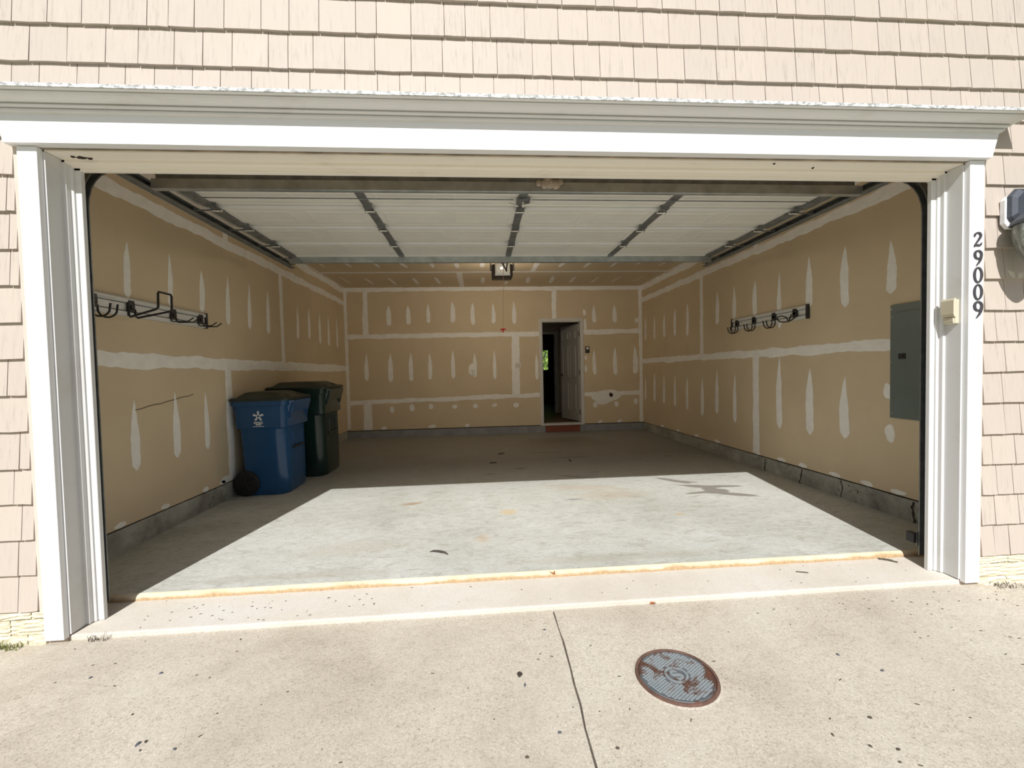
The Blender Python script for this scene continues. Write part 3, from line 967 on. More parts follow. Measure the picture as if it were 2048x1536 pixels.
S1, S2 = 1.452, 2.735
GP = 0.014
for nm, par, vlo, vup in (('left', wall_left, 2.475, 3.80), ('right', wall_right, 2.807, 4.115)):
    y0, y1 = YI + 0.016, YB + 0.012
    lo = lambda y: curb_top(y) + GP
    panel(par, nm, 0, 0, 0, 0, [(y0, lo(y0)), (vlo - .0015, lo(vlo)), (vlo - .0015, S1 - .0015), (y0, S1 - .0015)])
    panel(par, nm, 0, 0, 0, 0, [(vlo + .0015, lo(vlo)), (y1, lo(y1)), (y1, S1 - .0015), (vlo + .0015, S1 - .0015)])
    panel(par, nm, y0, vup, S1, S2)
    panel(par, nm, vup, y1, S1, S2)
    panel(par, nm, y0, 2.53 if nm == 'left' else 2.80, S2, ZC)
    panel(par, nm, 2.53 if nm == 'left' else 2.80, y1, S2, ZC)
zb0 = 0.180
panel(wall_back, 'back', XL - .012, -2.605, zb0, 0.79)
panel(wall_back, 'back', -2.605, DX0, zb0, 0.79)
panel(wall_back, 'back', DX1, XR + .012, zb0, 0.79)
panel(wall_back, 'back', XL - .012, 0.395, 0.79, 2.06)
panel(wall_back, 'back', 0.395, DX0, 0.79, 2.06)
panel(wall_back, 'back', DX1, XR + .012, 0.79, 2.06)
panel(wall_back, 'back', XL - .012, -2.60, 2.06, ZC)
panel(wall_back, 'back', 0, 0, 0, 0, [(-2.5985, 2.0615), (DX0, 2.0615), (DX0, DZ), (1.2055, DZ), (1.2055, ZC), (-2.5985, ZC)])
panel(wall_back, 'back', 0, 0, 0, 0, [(1.2085, DZ), (DX1, DZ), (DX1, 2.0615), (XR + .012, 2.0615), (XR + .012, ZC), (1.2085, ZC)])
for (x0, x1, y0, y1) in ((XL, 0.61, YI + .016, 2.6), (0.61, XR, YI + .016, 2.6), (XL, 0.61, 2.6, 5.225), (0.61, XR, 2.6, 5.225), (XL, -0.665, 5.225, YB), (-0.665, XR, 5.225, YB)):
    panel(ceiling, 'ceiling', x0, x1, y0, y1)

# seams
tape(wall_left, 'left', (0.21, 1.478), (YB, 1.434), 0.115, 0.009)
tape(wall_left, 'left', (0.21, 2.74), (YB, 2.735), 0.10, 0.010)
tape(wall_left, 'left', (0.21, 2.975), (YB, 2.975), 0.105, 0.010)
tape(wall_left, 'left', (3.80, 2.74), (3.80, 1.45), 0.10, 0.006)
tape(wall_left, 'left', (2.475, 1.45), (2.475, 0.23), 0.12, 0.006)
tape(wall_left, 'left', (2.53, 2.75), (2.53, 2.93), 0.09, 0.004)
tape(wall_right, 'right', (1.03, 1.478), (YB, 1.459), 0.095, 0.010)
tape(wall_right, 'right', (0.21, 2.74), (YB, 2.735), 0.10, 0.010)
tape(wall_right, 'right', (0.21, 2.975), (YB, 2.975), 0.105, 0.010)
tape(wall_right, 'right', (4.115, 2.74), (4.115, 1.46), 0.10, 0.006)
tape(wall_right, 'right', (2.807, 1.46), (2.807, 0.23), 0.12, 0.006)
tape(wall_right, 'right', (2.80, 2.75), (2.80, 2.86), 0.09, 0.004)
tape(wall_back, 'back', (XL + .03, 0.215), (XL + .03, ZC), 0.065, 0.006, h=0.0015)
tape(wall_back, 'back', (XR - .035, 0.185), (XR - .035, ZC), 0.075, 0.007, h=0.0015)
tape(wall_back, 'back', (XL, 2.995), (XR, 2.995), 0.085, 0.009)
tape(wall_back, 'back', (XL, 2.058), (DX0 - .05, 2.068), 0.09, 0.009)
tape(wall_back, 'back', (DX1 + .05, 2.085), (XR, 2.095), 0.10, 0.010)
tape(wall_back, 'back', (XL, 0.742), (DX0 - .05, 0.806), 0.083, 0.008)
tape(wall_back, 'back', (DX1 + .05, 0.79), (XR, 0.80), 0.085, 0.008)
tape(wall_back, 'back', (-2.595, 2.97), (-2.60, 2.06), 0.085, 0.007, w1=0.115)
tape(wall_back, 'back', (1.212, 2.96), (1.205, 2.375), 0.088, 0.006)
tape(wall_back, 'back', (0.40, 2.04), (0.39, 0.82), 0.155, 0.008)
tape(wall_back, 'back', (-2.605, 0.77), (-2.61, 0.185), 0.15, 0.006, w1=0.175)
tape(ceiling, 'ceiling', (XL, 5.225), (XR, 5.225), 0.10, 0.005)
tape(ceiling, 'ceiling', (-0.665, 5.26), (-0.665, YB), 0.10, 0.006)
tape(ceiling, 'ceiling', (0.61, 4.0), (0.61, 5.2), 0.085, 0.006)
tape(ceiling, 'ceiling', (XL + .02, 3.4), (XL + .02, YB), 0.035, 0.006)
tape(ceiling, 'ceiling', (XR - .02, 3.4), (XR - .02, YB), 0.035, 0.006)
for q in LEFT_PATCH:
    patch(wall_left, 'left', *q)
for q in RIGHT_PATCH:
    patch(wall_right, 'right', *q)
for q in BACK_PATCH:
    patch(wall_back, 'back', *q)
for q in BACK_SPOT:
    patch(wall_back, 'back', *q, shape='round')
for q in CEIL_PATCH:
    patch(ceiling, 'ceiling', *q, shape='round')
for y in (1.02, 1.48, 2.02, 2.30):
    splotch(wall_left, 'left', y, curb_top(y) + 0.035, 0.05, 0.022, seed=int(y * 100))
for y in (0.96, 1.25, 1.60, 2.02, 2.35, 2.78, 3.7, 4.3, 4.95, 5.6):
    splotch(wall_right, 'right', y, curb_top(y) + 0.036, 0.065, 0.022, seed=int(y * 100))
splotch(wall_left, 'left', 2.36, curb_top(2.3) + 0.05, 0.11, 0.035, seed=77)
splotch(wall_right, 'right', 1.045, 1.085, 0.05, 0.07, seed=21)
splotch(wall_right, 'right', 1.034, 0.735, 0.045, 0.075, seed=22)
splotch(wall_back, 'back', 2.27, 0.735, 0.30, 0.145, seed=31, lobes=0.30)
splotch(wall_back, 'back', -0.49, 1.345, 0.085, 0.13, seed=34)
splotch(wall_back, 'back', 2.378, 0.768, 0.042, 0.055, 'pipe_hole', 'hole', 0.0038, 41, 0.3)
# scuffs on the near wall: a long pencil-thin scrape
sc = MB()
for k in range(10):
    pass
scp = [(1.20 + 0.07 * k, 1.085 + 0.0085 * k + rt.uniform(-.004, .004)) for k in range(11)]
sc.add([PLANES['left'](a, b + 0.004, 0.0022) for a, b in scp] + [PLANES['left'](a, b - 0.004, 0.0022) for a, b in scp],
       [(i, i + 1, 11 + i + 1, 11 + i) for i in range(10)])
sc.build('scrape', plain('scraped_paper', (0.22, 0.17, 0.12), 0.9), wall_left, recalc=False)

# ---- concrete stem walls standing proud as baseboards
for s, nm, x in ((-1, 'baseboard_left', XL), (1, 'baseboard_right', XR)):
    cb = MB()
    n = 60
    rings = []
    for k in range(n + 1):
        y = YI + 0.016 + (YB + 0.03 - YI) * k / n
        j = rt.uniform(-0.002, 0.002)
        t0 = curb_top(y)
        rings.append([(x + s * 0.13, y, -0.1), (x + s * 0.001 + j, y, -0.1), (x + s * 0.001 + j, y, t0 - 0.008), (x + s * 0.008, y, t0 + rt.uniform(-.002, .002)), (x + s * 0.13, y, t0)])
    cb.loft(rings)
    o = structure(nm, cb, 'curb')
    if s > 0:
        for (yc, lean, wd) in ((2.62, 0.03, 0.010), (2.02, 0.045, 0.011), (1.52, 0.0, 0.005), (0.84, -0.02, 0.012)):
            pts = []
            zt, zb_ = curb_top(yc) - 0.006, floor_z(yc)
            q = MB()
            a, b = [], []
            for k in range(8):
                z = zt + (zb_ - zt) * k / 7
                yy = yc + lean * k / 7 + rt.uniform(-.012, .012)
                h = wd * rt.uniform(.4, 1)
                a.append((x - 0.003, yy - h, z))
                b.append((x - 0.003, yy + h, z))
            q.add(a + b, [(i, i + 1, 8 + i + 1, 8 + i) for i in range(7)])
            q.build('crack', 'crack', o, recalc=False)
bb = MB()
bb.box(XL - .03, 0.985, YB + 0.001, YB + 0.10, -0.1, 0.165)
bb.box(1.715, XR + .03, YB + 0.001, YB + 0.10, -0.1, 0.165)
structure('baseboard_back', bb, plain('painted_grey_stem_wall', (0.27, 0.28, 0.29), 0.8, var=0.15))

# ---- the house door in the back wall
d1 = MB()
for (x0, x1, z0, z1) in ((DX0 - 0.056, DX0 + 0.004, 0.168, DZ + 0.056), (DX1 - 0.004, DX1 + 0.050, 0.168, DZ + 0.056), (DX0 + 0.004, DX1 - 0.004, DZ - 0.004, DZ + 0.056)):
    d1.bbox(x0, x1, YB - 0.016, YB + 0.002, z0, z1, 0.004)
d1.box(DX0, DX0 + 0.018, YB + 0.002, YB + 0.14, 0.168, DZ).box(DX1 - 0.018, DX1, YB + 0.002, YB + 0.14, 0.168, DZ).box(DX0, DX1, YB + 0.002, YB + 0.14, DZ - 0.018, DZ)
door_1 = structure('door_1', d1, 'intdoor')
MB().extrude([(YB - 0.02, 0.168), (YB - 0.02, 0.190), (YB + 0.05, 0.206), (YB + 0.14, 0.206), (YB + 0.14, 0.168)], DX0 + 0.001, DX1 - 0.001, 0).build('threshold', 'rail', door_1)
MB().box(0.99, 1.71, YB - 0.004, YB + 0.06, 0.03, 0.166).build('sill_board', 'wood', door_1)
# the leaf stands open into the house
HX, HY = 1.738, YB + 0.115
du = Vector((-0.275, 0.9614))
du.normalize()
dn = Vector((-du.y, du.x))                         # towards the garage side
LW, LT, LZ0, LZ1 = 0.806, 0.035, 0.222, 2.272


def leafp(u, n, z):
    return (HX + du.x * u + dn.x * n, HY + du.y * u + dn.y * n, z)


def leaf_box(u0, u1, n0, n1, z0, z1, bev=0.0):
    b = bev
    mb = MB()
    v = [leafp(u, n, z) for n, e in ((n0, 0), (n1, b)) for (u, z) in ((u0 + e, z0 + e), (u1 - e, z0 + e), (u1 - e, z1 - e), (u0 + e, z1 - e))]
    return mb.add(v, [(0, 1, 2, 3), (4, 5, 6, 7), (0, 1, 5, 4), (1, 2, 6, 5), (2, 3, 7, 6), (3, 0, 4, 7)])


leaf = leaf_box(0, LW, -LT / 2, LT / 2, LZ0, LZ1).build('door_leaf', 'leafdoor_shaded', door_1)
for (u0, u1) in ((0.10, 0.365), (0.44, 0.705)):
    for (z0, z1) in ((LZ0 + 0.20, LZ0 + 0.80), (LZ0 + 0.92, LZ0 + 1.62), (LZ0 + 1.73, LZ0 + 1.93)):
        # sunk groove frame then the raised field
        fr_ = MB()
        for (a0, a1, c0, c1) in ((u0, u1, z0, z0 + .018), (u0, u1, z1 - .018, z1), (u0, u0 + .018, z0, z1), (u1 - .018, u1, z0, z1)):
            q = leaf_box(a0, a1, LT / 2 - 0.001, LT / 2 + 0.006, c0, c1, 0.005)
            fr_.add(q.v, q.f)
        fr_.build('panel_moulding', 'leafdoor_shaded', leaf)
        leaf_box(u0 + 0.035, u1 - 0.035, LT / 2 - 0.001, LT / 2 + 0.007, z0 + 0.035, z1 - 0.035, 0.012).build('raised_panel', 'leafdoor_shaded', leaf)
hd = MB()
c = leafp(LW - 0.065, LT / 2, 1.20)
hd.tube([leafp(LW - 0.065, LT / 2, 1.20), leafp(LW - 0.065, LT / 2 + 0.05, 1.20)], 0.012, 10)
hd.tube([leafp(LW - 0.065, LT / 2 + 0.05, 1.20), leafp(LW - 0.17, LT / 2 + 0.055, 1.20)], 0.010, 10)
hd.tube([leafp(LW - 0.065, LT / 2, 1.20), leafp(LW - 0.065, LT / 2 + 0.008, 1.20)], 0.03, 14)
hd.build('lever_handle', 'brass', leaf, smooth=True)
for z in (0.42, 1.25, 2.06):
    MB().box(DX1 - 0.026, DX1 - 0.0165, YB + 0.070, YB + 0.139, z - 0.05, z + 0.05).build('hinge', 'brass', door_1)

# ---- the dim hall and the room beyond it
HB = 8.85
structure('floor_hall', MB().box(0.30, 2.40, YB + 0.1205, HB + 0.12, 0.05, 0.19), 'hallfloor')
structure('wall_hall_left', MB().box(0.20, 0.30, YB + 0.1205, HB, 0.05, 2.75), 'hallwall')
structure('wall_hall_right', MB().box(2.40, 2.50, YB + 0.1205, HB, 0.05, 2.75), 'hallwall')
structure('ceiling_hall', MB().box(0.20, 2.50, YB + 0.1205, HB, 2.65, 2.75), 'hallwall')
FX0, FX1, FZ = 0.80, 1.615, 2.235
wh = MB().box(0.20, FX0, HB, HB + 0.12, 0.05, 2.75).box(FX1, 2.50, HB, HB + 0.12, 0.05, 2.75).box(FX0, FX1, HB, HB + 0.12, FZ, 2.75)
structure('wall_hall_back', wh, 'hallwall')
d2 = MB()
for (x0, x1, z0, z1) in ((FX0 - 0.06, FX0, 0.19, FZ + 0.06), (FX1, FX1 + 0.075, 0.19, FZ + 0.06), (FX0, FX1, FZ, FZ + 0.06)):
    d2.bbox(x0, x1, HB - 0.016, HB - 0.001, z0, z1, 0.004)
d2.box(FX1 - 0.018, FX1 - 0.0005, HB, HB + 0.13, 0.19, FZ)
door_2 = structure('door_2', d2, 'intdoor')
for z in (0.45, 1.22, 2.02):
    MB().box(FX1 - 0.028, FX1 - 0.0185, HB + 0.04, HB + 0.11, z - 0.05, z + 0.05).build('hinge', 'brass', door_2)
RB = 13.0
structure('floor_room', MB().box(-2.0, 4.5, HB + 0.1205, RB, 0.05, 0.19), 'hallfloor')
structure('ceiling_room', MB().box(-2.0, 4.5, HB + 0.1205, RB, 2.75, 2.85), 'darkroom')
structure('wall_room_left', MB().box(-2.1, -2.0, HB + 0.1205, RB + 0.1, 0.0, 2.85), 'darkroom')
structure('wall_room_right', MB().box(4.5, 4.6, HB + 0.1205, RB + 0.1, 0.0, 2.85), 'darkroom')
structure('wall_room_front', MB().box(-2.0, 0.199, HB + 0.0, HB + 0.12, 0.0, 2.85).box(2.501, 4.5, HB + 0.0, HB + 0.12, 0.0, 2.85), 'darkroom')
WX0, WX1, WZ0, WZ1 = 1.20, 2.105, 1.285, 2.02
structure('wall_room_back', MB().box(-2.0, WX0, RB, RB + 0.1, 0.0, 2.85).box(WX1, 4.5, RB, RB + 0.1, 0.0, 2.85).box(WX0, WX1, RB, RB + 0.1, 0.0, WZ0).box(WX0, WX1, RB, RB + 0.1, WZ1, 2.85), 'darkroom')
wn = MB()
for (x0, x1, z0, z1) in ((WX0 - .05, WX0 + .02, WZ0 - .05, WZ1 + .05), (WX1 - .02, WX1 + .05, WZ0 - .05, WZ1 + .05), (WX0 + .02, WX1 - .02, WZ0 - .05, WZ0 + .02), (WX0 + .02, WX1 - .02, WZ1 - .02, WZ1 + .05)):
    wn.box(x0, x1, RB - 0.012, RB - 0.0005, z0, z1)
window_1 = structure('window_1', wn, 'darkroom')
MB().box(WX0, WX1, RB + 0.04, RB + 0.044, WZ0, WZ1).build('pane', 'wglass', window_1)

# =================================================================== OVERHEAD DOOR
GY0, GY1, NS = 0.735, 2.70, 4
GD = thing('garage_door', (0, GY0, 2.635), 'white sectional overhead door rolled open flat under the ceiling', 'garage door')
BND = [0.735, 1.215, 1.690, 2.185, 2.700]          # joints between the sections
ZD = 2.635
STX = [-2.375, -1.19, 0.005, 1.19, 2.375]
for k in range(NS):
    a, b = BND[k], BND[k + 1]
    L = b - a
    pr = [(0.001, -0.004), (0.030, -0.004), (0.036, 0.004), (L - 0.125, 0.004), (L - 0.105, 0.009), (L - 0.06, 0.020), (L - 0.004, 0.026), (L - 0.004, 0.048), (0.001, 0.048)]
    if k == NS - 1:
        pr = pr[:4] + [(L - 0.105, 0.006), (L - 0.06, -0.002), (L - 0.004, -0.004)] + pr[7:]
    sec = MB().extrude([(a + y, ZD + z) for y, z in pr], -2.435, 2.435, 0).build('door_section', 'door_white', GD)
    MB().box(-2.433, 2.433, a - 0.001, a + 0.0008, ZD - 0.0042, ZD + 0.018).build('section_lip', 'white', sec)
    # pressed panels, two between each pair of stiles
    for i in range(4):
        x0, x1 = STX[i] + 0.07, STX[i + 1] - 0.07
        xm = (x0 + x1) / 2
        for (p0, p1) in ((x0, xm - 0.05), (xm + 0.05, x1)):
            rp = MB()
            ya, yb, zz = a + 0.075, b - 0.150, ZD + 0.004
            o_ = [(p0, ya), (p1, ya), (p1, yb), (p0, yb)]
            i_ = [(p0 + .02, ya + .02), (p1 - .02, ya + .02), (p1 - .02, yb - .02), (p0 + .02, yb - .02)]
            j_ = [(p0 + .05, ya + .05), (p1 - .05, ya + .05), (p1 - .05, yb - .05), (p0 + .05, yb - .05)]
            rp.loft([[(x, y, zz + .001) for x, y in o_], [(x, y, zz - .004) for x, y in i_], [(x, y, zz - .0008) for x, y in j_]], cap=True)
            rp.build('raised_panel', 'door_white', sec)
    # stiles
    for i, x in enumerate(STX):
        hw = 0.036 if 0 < i < 4 else 0.052
        st = MB()
        y0, y1 = a + 0.016, b - 0.03
        pr2 = [(-hw, 0.024), (-hw * .8, -0.010), (hw * .8, -0.010), (hw, 0.024)]
        st.loft([[(x + px, y0, ZD + pz) for px, pz in pr2], [(x + px, y1 - 0.03, ZD + pz) for px, pz in pr2], [(x + px * .8, y1, ZD + pz * .9 + .002) for px, pz in pr2]])
        st.build('stile', 'galv_dark', GD)
# hinges with bright pins on every joint
for k in range(1, NS):
    y = BND[k]
    for i, x in enumerate(STX):
        h = MB()
        xx = x + (0.03 if i == 0 else (-0.03 if i == 4 else 0))
        h.box(xx - 0.034, xx + 0.034, y - 0.085, y - 0.02, ZD - 0.0145, ZD - 0.0105)
        h.box(xx - 0.030, xx + 0.030, y + 0.006, y + 0.07, ZD - 0.0165, ZD - 0.0125)
        h.extrude([(y - 0.022, ZD - 0.0105), (y - 0.022, ZD - 0.030), (y + 0.004, ZD - 0.036), (y + 0.012, ZD - 0.0125)], xx - 0.034, xx - 0.030, 0)
        h.extrude([(y - 0.022, ZD - 0.0105), (y - 0.022, ZD - 0.030), (y + 0.004, ZD - 0.036), (y + 0.012, ZD - 0.0125)], xx + 0.030, xx + 0.034, 0)
        for bx in (-0.016, 0.016):
            h.lathe([(0.007, 0), (0.007, -0.006)], (xx + bx, y - 0.055, ZD - 0.0135), 'z', 6)
        hinge = h.build('hinge', 'galv_dark', GD)
        MB().tube([(xx - 0.042, y - 0.012, ZD - 0.027), (xx + 0.042, y - 0.012, ZD - 0.027)], 0.0065, 8).build('hinge_pin', 'pin', hinge, smooth=True)
# top and bottom struts (U channel)
for (y, x0, x1) in ((0.690, -2.46, 2.49), (2.660, -2.42, 2.42)):
    s_ = MB()
    s_.extrude([(y, ZD - 0.003), (y, ZD - 0.066), (y + 0.012, ZD - 0.069), (y + 0.040, ZD - 0.069), (y + 0.043, ZD - 0.064), (y + 0.012, ZD - 0.060), (y + 0.006, ZD - 0.054), (y + 0.006, ZD - 0.003)], x0, x1, 0)
    s_.build('strut', 'galv', GD)
MB().box(-2.435, 2.435, 0.700, 0.7355, ZD + 0.000, ZD + 0.047).build('bottom_seal', 'galv_dark', GD)
# rollers reaching into the tracks
for s in (-1, 1):
    for y in BND[1:4] + [0.78, 2.655]:
        MB().tube([(s * 2.38, y, ZD - 0.018), (s * 2.512, y, ZD - 0.018)], 0.006, 8).lathe([(0.022, -0.006), (0.022, 0.006)], (s * 2.512, y, ZD - 0.018), 'x', 12).build('roller', 'galv_dark', GD, smooth=True)
    for k in range(NS):
        MB().box(*sorted((s * 2.405, s * 2.43)), BND[k] + 0.04, BND[k + 1] - 0.10, ZD - 0.014, ZD - 0.011).build('edge_plate', 'galv', GD)
# slide lock: centre plate, T handle and the two long bars
lk = MB().box(-0.04, 0.06, 0.94, 1.06, ZD - 0.024, ZD - 0.012)
lock = lk.build('lock_plate', 'galv_dark', GD)
MB().tube([(0.01, 1.0, ZD - 0.02), (0.01, 1.0, ZD - 0.06)], 0.009, 8).build('lock_spindle', 'pin', lock)
MB().tube([(-0.10, 0.96, ZD - 0.045), (-0.03, 1.02, ZD - 0.045)], 0.007, 8).tube([(0.09, 0.965, ZD - 0.045), (0.0, 1.0, ZD - 0.048)], 0.007, 8).build('lock_lever', 'pin', lock)
for s in (-1, 1):
    MB().tube([(s * 0.07, 0.955, ZD - 0.022), (s * 2.36, 0.955, ZD - 0.022)], 0.0045, 6).build('lock_bar', 'galv_dark', GD)

# ---- tracks: vertical leg, bend and horizontal run, each side
for s, lab in ((-1, 'steel door track along the wall with the long hook rail and bins'), (1, 'steel door track along the wall with the grey electrical panel')):
    tr = thing('door_track', (s * 2.52, 0.26, 0.06), lab, 'door track', 'overhead door tracks')
    path = [(0.245, 0.06), (0.245, 2.28)]
    for k in range(1, 9):
        t_ = k / 8 * pi / 2
        path.append((0.245 + 0.335 * (1 - cos(t_)), 2.28 + 0.335 * sin(t_)))
    path.append((3.02, 2.615))
    prof = [(-0.024, -0.024), (0.026, -0.024), (0.026, 0.024), (-0.024, 0.024), (-0.024, 0.017), (0.020, 0.019), (0.020, -0.019), (-0.024, -0.017)]
    rings = []
    for i, (y, z) in enumerate(path):
        a = path[max(0, i - 1)]
        b = path[min(len(path) - 1, i + 1)]
        d = Vector((b[0] - a[0], b[1] - a[1])).normalized()
        n = Vector((-d.y, d.x))
        rings.append([(s * (2.52 + px), y + n.x * pn, z + n.y * pn) for px, pn in prof])
    MB().loft(rings).build('track_channel', 'galv_dark', tr)
    MB().extrude([(s * 2.547, 2.585), (s * 2.552, 2.585), (s * 2.552, 2.640), (s * 2.590, 2.640), (s * 2.590, 2.644), (s * 2.547, 2.644)], 0.55, 3.04, 1).build('track_angle', 'galv', tr)
    MB().box(*sorted((s * 2.553, s * 2.556)), 2.975, 3.0, 2.60, ZC - 0.001).build('hanger', 'galv_dark', tr)
    for z in (0.5, 1.1, 1.7):
        MB().box(*sorted((s * 2.5465, s * 2.60)), 0.205, 0.250, z, z + 0.05).build('jamb_bracket', 'galv_dark', tr)

# ---- opener, rail, arm, pull cord
op = thing('garage_door_opener', (0, 3.6, 2.605), 'dark boxy garage door opener with a glowing white lens under the ceiling', 'opener')
MB().bbox(-0.150, 0.130, 3.60, 3.865, 2.605, 2.775, 0.012).build('motor_case', 'opener', op, smooth=True)
ln = MB()
rings = []
for (y, e) in ((3.604, 0.0), (3.585, 0.004), (3.572, 0.022)):
    rings.append([(-0.112 + e, y, 2.632 + e), (0.096 - e, y, 2.632 + e), (0.096 - e, y, 2.785 - e * .6), (-0.112 + e, y, 2.785 - e * .6)])
lens = MB().loft(rings).build('light_lens', 'lens', op)
MB().box(-0.112, 0.096, 3.5855, 3.603, 2.618, 2.634).build('lens_frame', 'plate', lens)
gl_m, gl_t, gl_b = new_mat('lit_bulb')
gl_b.inputs['Emission Color'].default_value = (1.0, 0.93, 0.78, 1)
gl_b.inputs['Emission Strength'].default_value = 2.2
gl_b.inputs['Base Color'].default_value = (0.9, 0.88, 0.8, 1)
MB().lathe([(0.0005, -0.008), (0.012, -0.006), (0.020, 0.0), (0.020, 0.01)], (-0.022, 3.574, 2.712), 'y', 14).build('bulb', gl_m, lens, smooth=True)
for nm_, yv, rx_, pw in (('opener_lamp_front', 3.555, radians(-82), 10.0), ('added_back_fill', 3.90, radians(80), 13.0)):  # the rear light is an added fill for the back wall and ceiling
    ld = bpy.data.lights.new(nm_, 'AREA')
    ld.shape = 'RECTANGLE'
    ld.size, ld.size_y = 0.22, 0.13
    ld.energy = pw
    ld.color = (1.0, 0.87, 0.70)
    lo = bpy.data.objects.new(nm_, ld)
    COL.objects.link(lo)
    lo.location = (-0.01, yv, 2.68)
    lo.rotation_euler = (rx_, 0, 0)
    lo.parent = op
    lo.location = Vector((-0.01, yv, 2.68)) - ORIGIN[op.name]
MB().bbox(-0.030, 0.022, 0.215, 3.75, 2.776, 2.800, 0.003).build('rail', 'galv_dark', op)
for x in (-0.165, 0.145):
    MB().tube([(x, 3.66, 2.74), (x, 3.66, ZC - 0.001)], 0.008, 6).box(x - 0.012, x + 0.012, 3.63, 3.69, 2.70, 2.775).build('hanging_strap', 'galv_dark', op)
MB().bbox(-0.05, 0.045, 2.98, 3.14, 2.735, 2.776, 0.006).build('trolley', 'black', op)
am = MB()
am.tube([(-0.050, 3.06, 2.745), (-0.044, 3.055, 2.66), (0.000, 2.96, 2.545), (0.003, 2.945, 2.530)], 0.010, 8)
am.tube([(0.002, 2.95, 2.538), (0.0, 2.735, 2.60)], 0.008, 8)
am.build('door_arm', 'black', op, smooth=True)
cd = MB().tube([(-0.025, 3.10, 2.735), (-0.028, 3.10, 2.4), (-0.045, 3.11, 1.86)], 0.0025, 6).build('pull_cord', 'cord', op)
MB().tube([(-0.082, 3.11, 1.838), (-0.045, 3.11, 1.852), (-0.012, 3.11, 1.842)], 0.010, 8).tube([(-0.045, 3.11, 1.852), (-0.048, 3.11, 1.806)], [0.012, 0.008], 8).build('pull_handle', 'red', cd, smooth=True)

# ---- wasp mud nest on the front strut
ns = MB()
rn = random.Random(4)
for (x, z, r_) in ((0.125, 2.585, 0.030), (0.165, 2.590, 0.034), (0.205, 2.583, 0.031), (0.085, 2.592, 0.022), (0.150, 2.607, 0.03), (0.235, 2.60, 0.02)):
    rg = []
    for i in range(7):
        t_ = -pi / 2 + pi * i / 6
        rg.append([(x + r_ * cos(t_) * cos(2 * pi * k / 10) * rn.uniform(.85, 1.12), 0.678 + r_ * .7 * cos(t_) * sin(2 * pi * k / 10), z + 0.028 + r_ * 1.05 * sin(t_)) for k in range(10)])
    ns.loft(rg)
tag(ns.build('mud_nest', 'nest', None, True, (0.16, 0.678, 2.60)), 'lumpy dried mud wasp nest stuck on the front door strut', 'nest')

